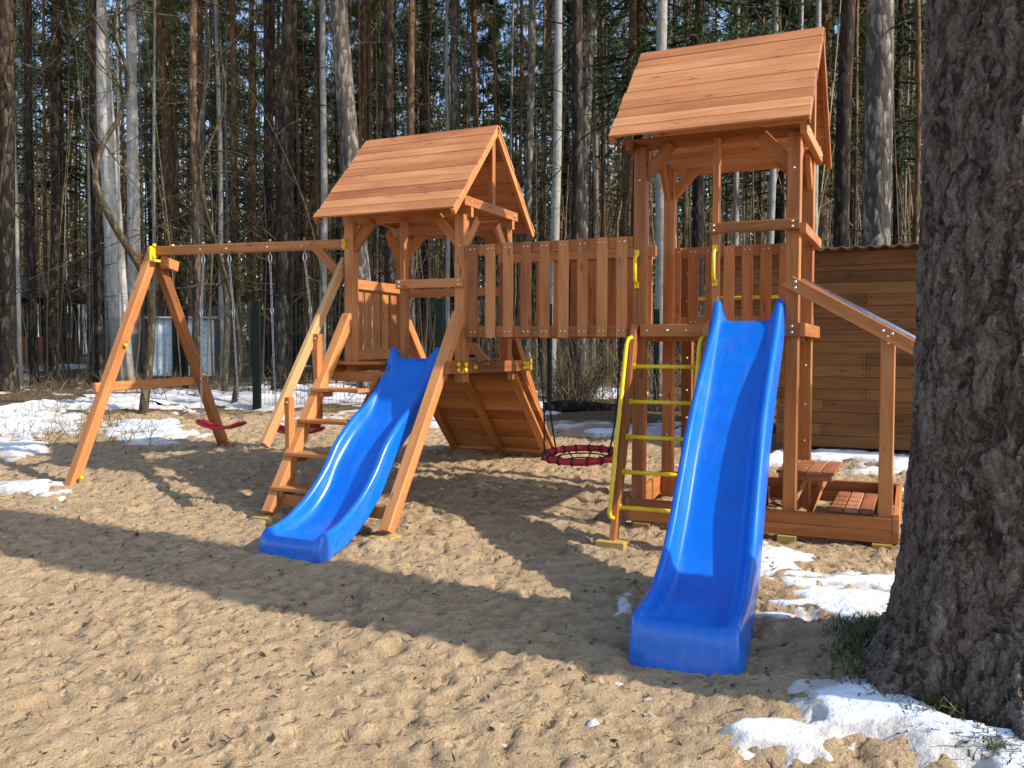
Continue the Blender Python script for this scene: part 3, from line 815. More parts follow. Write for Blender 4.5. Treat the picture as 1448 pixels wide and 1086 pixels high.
mb = MB(); mb.board((-2.115, -.13, 1.10), (-2.115, -1.0, zL), .09, .04, (0, 1, 1)); part('stringer', mb, None, stairs)
mb = MB(); mb.board((LX + .09, -.93, .165), (RX - .09, -.98, .145), .095, .034, (0, 0, 1)); part('kick_board', mb)
mb = MB()
mb.board((LX - .035, .06, 2.085), (LX - .035, -.98, .575), .088, .042, (0, 1, -.6))
hr = part('handrail', mb, [RAW, BOLT], None, 'pale unstained stair handrail')
for y, z0, z1 in ((-.375, .74, 1.44), (-.735, .24, .935)):
    mb = MB(); mb.board((LX + .008, y, z0), (LX + .008, y, z1), .045, .07, (1, 0, 0)); bolts(mb, [(LX + .008, y - .036, z1 - .04)], (0, -1, 0))
    part('handrail_post', mb, [WOOD, BOLT], hr)

# --- climbing wall behind the left tower
cw = MB(); A = V3((0, 1.06, 1.13)); B = V3((0, 1.97, zb1 + .0)); u = (B - A); L = np.linalg.norm(u); u /= L
nn = 9
for k in range(nn):
    c = A + u * L * (k + .5) / nn
    cw.board(c + (LX - .02, 0, 0), c + (RX + .03, 0, 0), L / nn - .002, .022, u, .003)
climb = part('climbing_wall', cw)
nrm = np.cross(u, (1, 0, 0)); nrm /= np.linalg.norm(nrm)
if nrm[2] > 0: nrm = -nrm
for x in (LX + .06, (LX + RX) / 2, RX - .06):
    mb = MB(); mb.board(A + nrm * .034 + (x, 0, 0), B + nrm * .034 + (x, 0, 0), .085, .044, (1, 0, 0)); part('batten', mb, None, climb)
mb = MB(); mb.board(B + nrm * .03 - u * .08 + (LX + .1, 0, 0), B + nrm * .03 - u * .08 + (RX - .1, 0, 0), .08, .036, u); part('batten', mb, None, climb)
for k in range(9):
    s_ = (k + .6) / 9.4; x = RX - .12 - (k % 3) * .38
    mb = MB(); mb.ball(A + u * L * s_ - nrm * .03 + (x, 0, 0), .05, 0, 10, (1, .8, .8)); part('climbing_hold', mb, [RED if k % 2 else YELLOW], climb)
# gusset board with its cut-out beside the climbing entry
mb = MB(); mb.plate([(-1.99, D + .03, 1.225), (-1.99, D + .03, 1.32), (-1.84, D + .03, 1.38), (-1.80, D + .03, 1.38), (-1.66, D + .03, 1.225)], (0, .025, 0)); 
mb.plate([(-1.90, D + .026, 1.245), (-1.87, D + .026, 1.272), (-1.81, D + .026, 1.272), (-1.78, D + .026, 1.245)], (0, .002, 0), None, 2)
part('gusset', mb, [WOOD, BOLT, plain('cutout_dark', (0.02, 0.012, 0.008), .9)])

# --- right tower: ladder
ladder = empty('ladder', (0, 0, 0), playset)
def lad(z): return -.045 - (1.44 - z) * .312
zf = G(.05, -.5) + .01
for x in (.03, .56):
    mb = MB(); mb.board((x, lad(1.49), 1.49), (x, lad(zf), zf), .042, .088, (1, 0, 0)); part('ladder_rail', mb, None, ladder)
    s = -1 if x < .3 else 1
    xo = x - .030
    pts = [(xo + .028, lad(1.40) - .04, 1.405), (xo + .008, lad(1.39) - .062, 1.395), (xo, lad(1.35) - .072, 1.35)] + [(xo, lad(z) - .072, z) for z in (1.1, .8, .5, .25)] + [(xo, lad(.19) - .070, .185), (xo + .008, lad(.16) - .058, .16), (xo + .028, lad(.15) - .035, .15)]
    mb = MB(); mb.tube(pts, .0155, 10, .5, 0); part('grab_rail', mb, [YELLOW], ladder)
for z in (1.195, .945, .70, .46, .222):
    mb = MB(); mb.tube([(.045, lad(z) - .012, z), (.545, lad(z) - .012, z)], .0145, 10, .5, 0)
    mb.box((.05, lad(z) - .03, z - .020), (.058, lad(z) + .02, z + .02), .5, 0, .002)
    part('rung', mb, [YELLOW], ladder)
footblock(.03, lad(zf) - .02, .10, .07)

# --- grab handles on the posts
for x, y, z0, z1 in ((.03, -.002, 1.80, 2.01), (.602, -.015, 1.80, 2.02)):
    mb = MB(); mb.tube([(x, y, z0), (x, y - .018, z0 + .004), (x, y - .05, z0 + .03), (x, y - .05, z1 - .03), (x, y - .018, z1 - .004), (x, y, z1)], .0135, 10, .5, 0)
    for z in (z0 - .012, z1 + .012): mb.box((x - .018, y - .012, z - .022), (x + .018, y, z + .022), .5, 0, .004)
    part('grab_handle', mb, [YELLOW])

# --- slides
def catmull(P, n):
    P = np.array(P, float); P = np.vstack([2 * P[0] - P[1], P, 2 * P[-1] - P[-2]]); out = []
    for i in range(1, len(P) - 2):
        for t in np.linspace(0, 1, n, endpoint=False):
            a, b, c, d = P[i - 1], P[i], P[i + 1], P[i + 2]
            out.append(.5 * ((2 * b) + (c - a) * t + (2 * a - 5 * b + 4 * c - d) * t * t + (-a + 3 * b - 3 * c + d) * t ** 3))
    out.append(P[-2]); return np.array(out)

def slide(name, xc, rows, label):
    """rows: (x shift, half width, rim(Y,z), bed(Y,z), flange foot(Y,z), blend of the wall)"""
    C = catmull([[r[0], r[1], *r[2], *r[3], *r[4], r[5]] for r in rows], 9)
    sh, hw, rY, rz, bY, bz, fY, fz, wl = C.T
    prof = []
    m = len(C)
    def pt(k, xo, a):           # a=0 bed, a=1 rim
        return (xc + sh[k] + xo, bY[k] + (rY[k] - bY[k]) * a, bz[k] + (rz[k] - bz[k]) * a)
    verts = []; uvs = []
    for k in range(m):
        row = []
        h = hw[k]
        # left outer flange foot -> rim -> bed -> rim -> right flange foot
        half = [(-h - .012, None)] + [(-h - .010, .35), (-h - .004, .80), (-h + .004, .95), (-h + .014, 1.0), (-h + .026, 1.0), (-h + .036, .94), (-h + .042, .82), (-h + .052, .5), (-h + .066, .2), (-h + .088, .05), (-h + .115, .0)]
        L = []
        for (xo, a) in half:
            if a is None: L.append((xc + sh[k] + xo, fY[k], fz[k]))
            elif xo < -h - .002 or (a < 1 and xo < -h + .006):
                q = a
                top = pt(k, xo, 1.0)
                L.append((xc + sh[k] + xo, fY[k] + (top[1] - fY[k]) * q, fz[k] + (top[2] - fz[k]) * q))
            else: L.append(pt(k, xo, a))
        R = [(2 * (xc + sh[k]) - p[0], p[1], p[2]) for p in L][::-1]
        mid = [pt(k, xo, 0.0) for xo in np.linspace(-h + .115, h - .115, 7)[1:-1]]
        row = L + mid + R
        verts.append(row)
    nr = len(verts[0])
    P = np.array(verts).reshape(-1, 3)
    ids = np.arange(m * nr).reshape(m, nr)
    f = np.stack([ids[:-1, :-1], ids[:-1, 1:], ids[1:, 1:], ids[1:, :-1]], -1).reshape(-1, 4)
    o = np_mesh(name, P, f, SLIDE, rnd=np.zeros(len(f)))
    o.parent = playset; o['label'] = label
    md = o.modifiers.new('thick', 'SOLIDIFY'); md.thickness = 0.006; md.offset = -1
    ss = o.modifiers.new('sub', 'SUBSURF'); ss.levels = 1; ss.render_levels = 1
    return o
gR = G(.93, -2.25)
slide('slide', 0.835, [
    (0, .232, (.10, 1.60), (.10, 1.503), (.10, 1.47), 1),
    (0, .232, (.05, 1.655), (.02, 1.506), (.05, 1.47), 1),
    (0, .232, (-.03, 1.645), (-.10, 1.495), (-.02, 1.44), 1),
    (.005, .232, (-.20, 1.455), (-.26, 1.34), (-.14, 1.30), 1),
    (.01, .234, (-.53, 1.165), (-.56, 1.02), (-.45, 1.00), 1),
    (.025, .238, (-.88, .86), (-.90, .69), (-.80, .69), 1),
    (.045, .242, (-1.21, .52), (-1.22, .35), (-1.13, .35), 1),
    (.065, .247, (-1.50, .245), (-1.50, .11), (-1.43, .09), 1),
    (.085, .252, (-1.78, .10), (-1.76, .00), (-1.74, -.06), 1),
    (.10, .256, (-1.99, .065), (-1.97, -.015), (-1.97, -.14), 1),
    (.105, .257, (-2.12, .055), (-2.11, .000), (-2.09, gR - .01), 1),
    (.108, .257, (-2.19, .035), (-2.19, .018), (-2.12, gR - .03), 1),
    (.109, .257, (-2.215, -.02), (-2.222, -.02), (-2.135, gR - .03), 1),
    (.110, .257, (-2.225, -.12), (-2.232, -.12), (-2.15, gR - .03), 1),
    (.110, .257, (-2.21, gR - .03), (-2.235, gR - .03), (-2.17, gR - .03), 1),
], 'tall straight blue slide from the right tower')
gL = G(-1.85, -1.6)
slide('slide', -1.835, [
    (0, .232, (.02, 1.27), (.02, 1.232), (.02, 1.19), 1),
    (0, .232, (-.03, 1.325), (-.04, 1.236), (-.03, 1.19), 1),
    (0, .232, (-.07, 1.30), (-.13, 1.215), (-.07, 1.16), 1),
    (0, .232, (-.17, 1.12), (-.24, 1.03), (-.12, 1.00), 1),
    (0, .234, (-.40, .915), (-.44, .80), (-.34, .78), 1),
    (0, .236, (-.63, .775), (-.66, .645), (-.58, .635), 1),
    (0, .238, (-.83, .615), (-.84, .475), (-.76, .48), 1),
    (0, .240, (-.99, .42), (-.99, .275), (-.92, .28), 1),
    (0, .242, (-1.18, .255), (-1.17, .13), (-1.12, .11), 1),
    (0, .246, (-1.40, .135), (-1.38, .045), (-1.36, -.02), 1),
    (0, .250, (-1.54, .10), (-1.53, .035), (-1.52, gL), 1),
    (0, .250, (-1.615, .08), (-1.615, .050), (-1.56, gL - .03), 1),
    (0, .250, (-1.64, .02), (-1.648, .02), (-1.575, gL - .03), 1),
    (0, .250, (-1.645, -.05), (-1.653, -.05), (-1.59, gL - .03), 1),
    (0, .250, (-1.63, gL - .03), (-1.652, gL - .03), (-1.60, gL - .03), 1),
], 'short wavy blue slide from the left tower')

# --- sandbox frame, table and bench under and beside the right tower
def border(p0, p1, z0, z1):
    mb = MB()
    for k in (0, 1):
        mb.board((*p0, z0 + .0425 + k * .083), (*p1, z1 + .0425 + k * .083), .082, .038, (0, 0, 1))
    n = np.cross(V3((p1[0] - p0[0], p1[1] - p0[1], 0)), (0, 0, 1)); n /= np.linalg.norm(n)
    part('sandbox_border', mb)
border((0.0, -.024), (XE, -.024), .052, .050)
border((0.0, D + .026), (XE, D + .026), .14, .15)
border((XE + .022, -.043), (XE + .022, D + .045), .052, .152)
border((-.022, .0), (-.022, D + .045), .052, .142)
for x, y in ((1.12, -.02), (1.72, -.03), (.1, -.02), (1.1, D), (1.7, D)): footblock(x, y, .06, .06)
table = empty('table', (0, 0, 0), playset)
mb = MB()
for k in range(4):
    x = 1.02 + k * .098
    mb.box((x, .13, .452), (x + .09, .80, .474))
part('tabletop', mb, [BENCHW], table)
for y in (.16, .74):
    mb = MB(); mb.box((1.03, y, .405), (1.385, y + .035, .450)); part('apron', mb, [BENCHW], table)
for y0, y1 in ((.20, .50), (.74, .44)):
    mb = MB(); mb.board((1.17, y0, .40), (1.05, y1, .10), .08, .035, (0, 1, .4)); part('table_leg', mb, [WOOD, BOLT], table)
    mb = MB(); mb.board((1.31, y0, .40), (1.20, y1, .10), .07, .035, (0, 1, .4)); part('table_leg', mb, [WOOD, BOLT], table)
bench = empty('bench', (0, 0, 0), playset)
for k in range(3):
    x = 1.385 + k * .093
    if k == 0: mb = MB()
    mb.box((x, .04, .222 + 0), (x + .085, .84, .246))
part('seat', mb, [BENCHW], bench)
for y in (.07, .78):
    mb = MB(); mb.box((1.39, y, .10), (1.66, y + .04, .220)); part('bench_support', mb, [BENCHW], bench)
bench2 = empty('bench', (0, 0, 0), playset); mb = MB()
for k in range(3): mb.box((.60 + k * .093, .06, .222), (.685 + k * .093, .84, .246))
part('seat', mb, [BENCHW], bench2)
for y in (.07, .78):
    mb = MB(); mb.box((.60, y, .10), (.87, y + .04, .220)); part('bench_support', mb, [BENCHW], bench2)

# --- sloping steel rail slide on the right
ramp = empty('rail_slide', (0, 0, 0), playset)
for y in (-.024, D - .02):
    mb = MB(); mb.board((1.095, y, 1.785), (2.62, y, .905), .088, .042, (0, 0, 1), c0=.4)
    bolts(mb, [(1.15, y - .023, 1.775), (1.15, y - .023, 1.735), (1.70, y - .023, 1.44), (1.73, y - .023, 1.405), (1.755, y - .023, 1.42)], (0, -1, 0), .011)
    part('ramp_board', mb, None, ramp)
for y, dz in ((.06, .060), (.22, .066), (.40, .070), (.60, .072)):
    mb = MB(); mb.tube([(1.18, y, 1.785 - .049 + dz), (2.6, y, .917 + dz)], .016, 12, .5, 0); part('steel_tube', mb, [STEEL], ramp)
mb = MB(); mb.board((2.45, .01, .93), (2.45, .01, G(2.45, 0) - .05), PW, PW, (1, 0, 0), .006); part('post', mb)

# rear climbing bar behind the right tower
mb = MB(); mb.tube([(.12, D + .225, 1.75), (1.10, D + .225, 1.75)], .0145, 10, .5, 0); part('climbing_bar', mb, [YELLOW])
mb = MB(); mb.board((1.10, D + .20, G(1, 1)), (1.10, D + .20, 2.05), .075, .075, (1, 0, 0)); part('post', mb)

# --- swing frame
mb = MB(); mb.board((-4.90, .045, 2.268), (LX - .0, .045, 2.222), .080, .085, (0, 0, 1), .005)
bolts(mb, [(x, .001, 2.262 + (x + 4.9) * -.02) for x in (-4.22, -3.90, -3.42, -3.03)], (0, -1, 0), .010)
swing_beam = part('swing_beam', mb)
mb = MB()
for z in (2.195, 2.245): mb.ball((LX + .01, -.02, z), .020, 0, 8)
mb.box((LX - .012, -.012, 2.17), (LX + .022, .0, 2.265), .5, 0, .004)
part('bracket', mb, [YELLOW], swing_beam)
def ylap(y): return y
fz_ = G(-4.86, -.85); rz_ = G(-4.85, .98)
for y0, z0, y1, z1 in ((.02, 2.27, -.90, fz_ - .03), (.075, 2.17, 1.0, rz_ - .02)):
    mb = MB(); mb.board((-4.83, y0, z0), (-4.88, y1, z1), .090, .090, (1, 0, 0), .006)
    o = part('swing_leg', mb)
    n = V3((1, 0, 0)); b = MB()
    t = .44 if y1 < 0 else .56
    for tt in (.42 if y1 < 0 else .58, .955):
        yy = y0 + (y1 - y0) * tt; zz = z0 + (z1 - z0) * tt
        b.tube([(-4.83 + .04, yy, zz), (-4.83 + .052, yy, zz), (-4.83 + .06, yy, zz)], [.019, .019, .011], 10, None, 0)
    part('bolt_cap', b, [YELLOW], o)
mb = MB()
mb.box((-4.80, -.075, 2.165), (-4.775, -.01, 2.30), .5, 0, .004); mb.box((-4.80, -.075, 2.150), (-4.72, .0, 2.172), .5, 0, .004)
part('bracket', mb, [YELLOW], swing_beam)
mb = MB(); mb.box((-4.79, .07, 2.10), (-4.765, .17, 2.195), .5, 0, .012); part('bracket', mb, [YELLOW], swing_beam)
for c_, r_ in (((-4.755, .12, 2.15), .024), ((-4.77, -.03, 2.312), .020), ((-4.60, .04, 2.305), .018), ((-4.765, -.04, 2.20), .022)):
    mb = MB(); mb.ball(c_, r_, 0, 8); part('bolt_cap', mb, [YELLOW], swing_beam)
mb = MB(); mb.board((-4.93, -.07, 2.19), (-4.93, .20, 2.13), .09, .05, (0, 0, 1)); part('gusset', mb, None, swing_beam)
mb = MB(); mb.board((-4.73, .03, 2.165), (-4.73, .21, 2.125), .10, .05, (0, 0, 1)); part('gusset', mb, None, swing_beam)
mb = MB(); mb.board((-4.90, -.62, .96), (-4.90, .62, .99), .085, .04, (0, 0, 1)); part('swing_crossbar', mb)
mb = MB(); mb.board((-2.93, .02, 2.25), (-2.60, .02, 1.93), .085, .04, (1, 0, 1)); part('knee_brace', mb)

# ------------------------------------------------------------------ swings
def chain(mb, p0, p1, mat=0, link=0.034, r=0.0033):
    p0 = V3(p0); p1 = V3(p1); u = p1 - p0; L = np.linalg.norm(u); u /= L
    e1 = np.cross(u, (0, 1, 0)); e1 /= np.linalg.norm(e1); e2 = np.cross(u, e1)
    n = int(L / (link * .78)); st = L / n
    for k in range(n):
        c = p0 + u * st * (k + .5); e = e1 if k % 2 else e2
        loop = [c + u * math.cos(a) * link * .5 + e * math.sin(a) * link * .27 for a in np.linspace(0, 2 * math.pi, 9)]
        mb.tube(loop, r, 4, .5, mat, False)

def swing(x0, x1, zs, top0, top1, label):
    y = .05; c = (x0 + x1) / 2
    root = empty('swing', (c, y, zs)); tag(root, label, 'swing', 'swings hanging from the wooden beam')
    def loc(p): return V3(p) - (c, y, zs)
    # seat: sagging strip with rounded ends
    n = 20; P = []; m = 6
    for k in range(n + 1):
        s = k / n * 2 - 1; x = s * (x1 - x0) / 2
        z = .060 * s * s * 1.0 - .030 + .012 * max(0, abs(s) - .8) * 5 * .2
        hw = .078 * (1 - max(0, abs(s) - .75) ** 2 * 7)
        P.append([(x, -hw + 2 * hw * j / m, z + .006 * (abs(j / m * 2 - 1) ** 3)) for j in range(m + 1)])
    P = np.array(P).reshape(-1, 3); ids = np.arange(len(P)).reshape(n + 1, m + 1)
    f = np.stack([ids[:-1, :-1], ids[1:, :-1], ids[1:, 1:], ids[:-1, 1:]], -1).reshape(-1, 4)
    o = np_mesh('seat', P, f, RED, rnd=np.zeros(len(f))); o.parent = root
    md = o.modifiers.new('t', 'SOLIDIFY'); md.thickness = .022; md.offset = 0
    for xt, xs, dx in ((top0, x0 + .035, -.02), (top1, x1 - .035, -.02)):
        mb = MB()
        # eye bolt and carabiner under the beam
        ev = loc((xt, .045, 2.225 - (xt + 4.9) * .02))
        mb.tube([ev + (0, 0, .10), ev + (0, 0, -.02)], .007, 8, .5, 0)
        mb.tube([ev + (0, 0, .100), ev + (0, 0, .112)], [.016, .010], 8, .5, 0)
        lp = [ev + (math.sin(a) * .018, 0, -.055 + math.cos(a) * .042) for a in np.linspace(0, 2 * math.pi, 13)]
        mb.tube(lp, .005, 6, .5, 0)
        mid = loc(((xt + xs) / 2 + dx * .5, .045, 1.66))
        chain(mb, ev + (0, 0, -.095), mid + (0, 0, .03))
        lp = [mid + (math.sin(a) * .014, 0, math.cos(a) * .034) for a in np.linspace(0, 2 * math.pi, 13)]
        mb.tube(lp, .005, 6, .5, 0)
        chain(mb, mid - (0, 0, .03), loc((xs, .045, zs + .03)))
        # seat shackle
        for yy in (-.05, .05):
            mb.tube([loc((xs, .05, zs + .14)), loc((xs, .05 + yy, zs + .02))], .004, 6, .5, 0)
        ob = mb.build('chain', [STEEL], root)
    return root
swing(-4.30, -3.76, .60, -4.22, -3.90, 'red flexible swing seat nearer the free end of the beam')
swing(-3.40, -2.86, .585, -3.42, -3.03, 'red flexible swing seat behind the stair handrail')

# nest swing under the bridge
root = empty('nest_swing', (-.52, .33, .475)); tag(root, 'round red rimmed nest swing of black net hanging under the bridge', 'nest swing')
R_ = .285
root.rotation_euler = (math.radians(5), 0, 0)
mb = MB(); mb.tube([(R_ * math.cos(a), R_ * math.sin(a), 0) for a in np.linspace(0, 2 * math.pi, 41)], .027, 10, .5, 0, False)
rim = mb.build('rim', [REDW], root)
for k in range(16):
    mb = MB()
    a = 2 * math.pi * (k + .3) / 16; c = V3((R_ * math.cos(a), R_ * math.sin(a), 0)); e = V3((math.cos(a), math.sin(a), 0))
    mb.tube([c + e * .031 * math.cos(b) + V3((0, 0, .031)) * math.sin(b) for b in np.linspace(0, 2 * math.pi, 11)], .007, 5, .5, 0, False)
    mb.build('binding', [BLACK], rim)
mb = MB()
for k in range(8):
    a = 2 * math.pi * k / 8
    mb.tube([(R_ * math.cos(a) * s, R_ * math.sin(a) * s, -.075 * (1 - s * s)) for s in np.linspace(0.02, .9, 7)], .006, 5, .5, 0)
for rr in (.08, .155, .22):
    zz = -.075 * (1 - (rr / R_) ** 2)
    mb.tube([(rr * math.cos(a), rr * math.sin(a), zz) for a in np.linspace(0, 2 * math.pi, 25)], .006, 5, .5, 0, False)
mb.build('net', [BLACK], root)
for sx in (-1, 1):
    for sy in (-1, 1):
        mb = MB(); p = V3((sx * .27, sy * .12, .02)); kn = V3((sx * (.25 if sx < 0 else .32), sy * .05, .36)); tp = V3((-.845 + .52 if sx < 0 else -.135 + .52, sy * .10, .95))
        if sx < 0: kn = V3((-.285, sy * .06, .36)); tp = V3((-.30, sy * .10, .95))
        mb.tube([p, (p + kn) / 2 + (0, 0, -.01), kn, (kn + tp) / 2, tp], .0075, 6, .5, 0)
        mb.ball(kn, .017, 0, 6)
        mb.build('rope', [BLACK], root)

# ================================================================== SURROUNDINGS
# ------------------------------------------------------------------ old pine in front
def big_trunk():
    cx, cy = 2.307, -1.94; zb = -0.35
    root = empty('pine_tree', (cx, cy, zb))
    tag(root, 'huge old pine trunk with thick rough grey bark beside the tall slide', 'tree')
    na, nz = 320, 640; H = 13.0
    a = np.linspace(0, 2 * math.pi, na, endpoint=False); t = np.linspace(0, 1, nz) ** 1.7 * H
    A, T = np.meshgrid(a, t)
    zz = T
    fl = 0.16 * np.exp(-np.clip(zz - 0.22, 0, None) / 0.20) + 0.14 * np.exp(-np.clip(zz - 0.2, 0, None) / 0.70)
    root_l = 0.5 + 0.5 * (0.5 * np.cos(5 * A + 0.6) + 0.3 * np.cos(3 * A + 2.1) + 0.2 * np.cos(8 * A))
    R = 0.388 - 0.003 * (zz - 1.5) + fl * (0.5 + 0.75 * root_l)
    lump = fbm(np.cos(A) * 1.6 + 5, np.sin(A) * 1.6 + zz * 0.7, 91, 4) * 0.035 + fbm(np.cos(A) * 5 + 15, np.sin(A) * 5 + zz * 1.6, 93, 4) * 0.028
    R = R + lump
    P = np.stack([R * np.cos(A) - 0.002 * zz, R * np.sin(A), zz], -1).reshape(-1, 3)
    ids = np.arange(na * nz).reshape(nz, na); nx_ = np.roll(ids, -1, axis=1)
    f = np.stack([ids[:-1], nx_[:-1], nx_[1:], ids[1:]], -1).reshape(-1, 4)
    o = np_mesh('trunk', P, f, BIGBARK, rnd=np.zeros(len(f))); o.parent = root
    return root
big_trunk()

# grass and litter at its foot
def grass_tufts(name, spots, mat, label):
    vs = []; fs = []; rn = []
    for (cx, cy, h, n, sp) in spots:
        for k in range(n):
            a = rng.uniform(0, 2 * math.pi); r = abs(rng.normal(0, sp)); x = cx + r * math.cos(a); y = cy + r * math.sin(a)
            z = G(x, y); b = rng.uniform(0, 2 * math.pi); hh = h * rng.uniform(.4, 1.15); ln = hh * rng.uniform(.3, 1.3); w = rng.uniform(.002, .0045)
            d = np.array([math.cos(b), math.sin(b), 0]); s = np.array([-d[1], d[0], 0])
            p0 = np.array([x, y, z - .01]); p1 = p0 + d * ln * .35 + np.array([0, 0, hh * .7]); p2 = p0 + d * ln + np.array([0, 0, hh * rng.uniform(.45, 1.0)])
            i = len(vs); vs += [p0 - s * w, p0 + s * w, p1 + s * w * .9, p1 - s * w * .9, p2 + s * w * .2, p2 - s * w * .2]
            fs += [[i, i + 1, i + 2, i + 3], [i + 3, i + 2, i + 4, i + 5]]; q = rng.random(); rn += [q, q]
    o = np_mesh(name, vs, fs, mat, rnd=rn, smooth=False); tag(o, label, 'grass', kind='stuff'); return o
sp = []
for k in range(170):
    a = rng.uniform(math.pi * .75, math.pi * 1.95); r = rng.uniform(.44, .70)
    sp.append((2.307 + r * math.cos(a), -1.94 + r * math.sin(a), rng.uniform(.02, .075), 30, .06))
for k in range(8): sp.append((1.72 + rng.normal(0, .05), -1.74 + rng.normal(0, .10), .09, 40, .05))
for k in range(4): sp.append((2.35 + rng.normal(0, .03), -2.72 + rng.normal(0, .03), .05, 30, .04))
grass_tufts('grass', sp, GRASSM, 'short winter grass growing round the foot of the old pine')

# ------------------------------------------------------------------ barn behind the right tower
def barn():
    y0 = 3.05; xl = -0.10; xm = 0.60; xr = 4.6; ztop = 2.28
    root = empty('log_barn', (1.0, y0, G(1, y0))); tag(root, 'brown plank shed with rusty corrugated roof behind the right tower', 'shed')
    def loc(p): return V3(p) - (1.0, y0, G(1, y0))
    g0 = G(1, y0)
    h = .117; n = 17; mb = MB()
    for k in range(n):
        z = g0 + .06 + h * (k + .5)
        a = xm if k < 10 else xl
        jx = random.uniform(-.003, .003)
        cut = random.choice([1.05, 1.45, 2.05, 2.05, 2.6, 3.1])
        mb.board(loc((a, y0 + jx, z)), loc((cut - .002, y0 + jx, z)), h - .001, .045, (0, 0, 1), .006)
        mb.board(loc((cut + .002, y0 - jx, z)), loc((xr, y0 - jx, z)), h - .001, .045, (0, 0, 1), .006)
        bolts(mb, [loc((q, y0 - .0235, z + e)) for q in (cut - .03, cut + .03, 2.05, xm + .05) for e in (-.03, .03)], (0, -1, 0), .006)
    mb.build('wall', [BARNW, DARK_BARK], root)
    mb = MB(); mb.board(loc((xl, y0 - .03, ztop - .05)), loc((xr, y0 - .03, ztop - .05)), .13, .03, (0, 0, 1)); mb.build('fascia', [BARNW], root)
    mb = MB()
    for x in (xm + .045, 2.05, 3.6): mb.board(loc((x, y0 + .07, g0 - .1)), loc((x, y0 + .07, ztop)), .09, .08, (1, 0, 0))
    for x in (xl + .05,): mb.board(loc((x, y0 + .02, g0 - .1)), loc((x, y0 + .02, ztop)), .10, .06, (1, 0, 0))
    mb.build('corner_board', [BARNW], root)
    # side and rear walls
    mb = MB()
    for k in range(n):
        z = g0 + .06 + h * (k + .5)
        mb.board(loc((xr, y0 + .03, z)), loc((xr, y0 + 2.2, z)), h - .004, .04, (0, 0, 1), .01)
        mb.board(loc((xm, y0 + 2.2, z)), loc((xr, y0 + 2.2, z)), h - .004, .04, (0, 0, 1), .01)
    mb.build('wall', [BARNW], root)
    # corrugated roof sheet, rising to the back
    xs = np.arange(xl - .12, xr + .15, .012); ys = np.linspace(y0 - .16, y0 + 2.4, 8)
    X, Y = np.meshgrid(xs, ys)
    Z = ztop + .045 + (Y - y0) * .02 + .013 * np.sin(X * 2 * math.pi / .13 + .6 * vnoise(X * 2, X * 0)) + .02 * fbm(X * .9, Y * .9, 7, 2)
    P = np.stack([X - 1.0, Y - y0, Z - g0], -1).reshape(-1, 3); ids = np.arange(X.size).reshape(X.shape)
    f = np.stack([ids[:-1, :-1], ids[:-1, 1:], ids[1:, 1:], ids[1:, :-1]], -1).reshape(-1, 4)
    o = np_mesh('roof', P, f, plain('rusty_roof', (0.16, 0.105, 0.075), .7, .1, .5, 6, .3)); o.parent = root
    md = o.modifiers.new('t', 'SOLIDIFY'); md.thickness = .006
barn()

# ------------------------------------------------------------------ mesh fence
FP = [(70, 22.5, .08), (141, 19.5, .07), (262, 16.0, .10), (363, 12.1, .105), (622, 12.0, .10), (777, 12.6, .07), (928, 13.4, .075), (1103, 14.2, .075)]
froot = empty('mesh_fence', (*at(363, 12.1), 0)); tag(froot, 'dark green wire mesh fence on square posts behind the playset', 'fence')
fo = V3(froot.location)
pts = [at(p, d) for p, d, w in FP]
for (p, d, w), (x, y) in zip(FP, pts):
    mb = MB(); z = G(x, y); mb.board(V3((x, y, z - .2)) - fo, V3((x, y, z + 1.50)) - fo, w, w * .8, (1, .45, 0), .006)
    mb.build('fence_post', [FENCEM], froot)
for (a, b) in zip(pts[:-1], pts[1:]):
    L = math.hypot(b[0] - a[0], b[1] - a[1]); n = int(L / .055); vs = []; fs = []
    e = np.array([(b[0] - a[0]) / L, (b[1] - a[1]) / L, 0])
    def strip(p, q, w, side):
        i = len(vs); s = V3(side) * w
        vs.extend([p - s, p + s, q + s, q - s]); fs.append([i, i + 1, i + 2, i + 3])
    cr = np.array([-e[1], e[0], 0])
    for k in range(1, n):
        x = a[0] + (b[0] - a[0]) * k / n; y = a[1] + (b[1] - a[1]) * k / n; z = G(x, y)
        strip(V3((x, y, z + .05)) - fo, V3((x, y, z + 1.45)) - fo, .0020, e)
    nh = 8
    for r in range(nh):
        zz = .06 + 1.38 * r / (nh - 1)
        for k in range(6):
            x0 = a[0] + (b[0] - a[0]) * k / 6; y0 = a[1] + (b[1] - a[1]) * k / 6; x1 = a[0] + (b[0] - a[0]) * (k + 1) / 6; y1 = a[1] + (b[1] - a[1]) * (k + 1) / 6
            strip(V3((x0, y0, G(x0, y0) + zz)) - fo - cr * .004, V3((x1, y1, G(x1, y1) + zz)) - fo - cr * .004, .0016, (0, 0, 1))
    o = np_mesh('mesh_panel', vs, fs, WIREM, smooth=False); o.parent = froot
    md = o.modifiers.new('t', 'SOLIDIFY'); md.thickness = .003

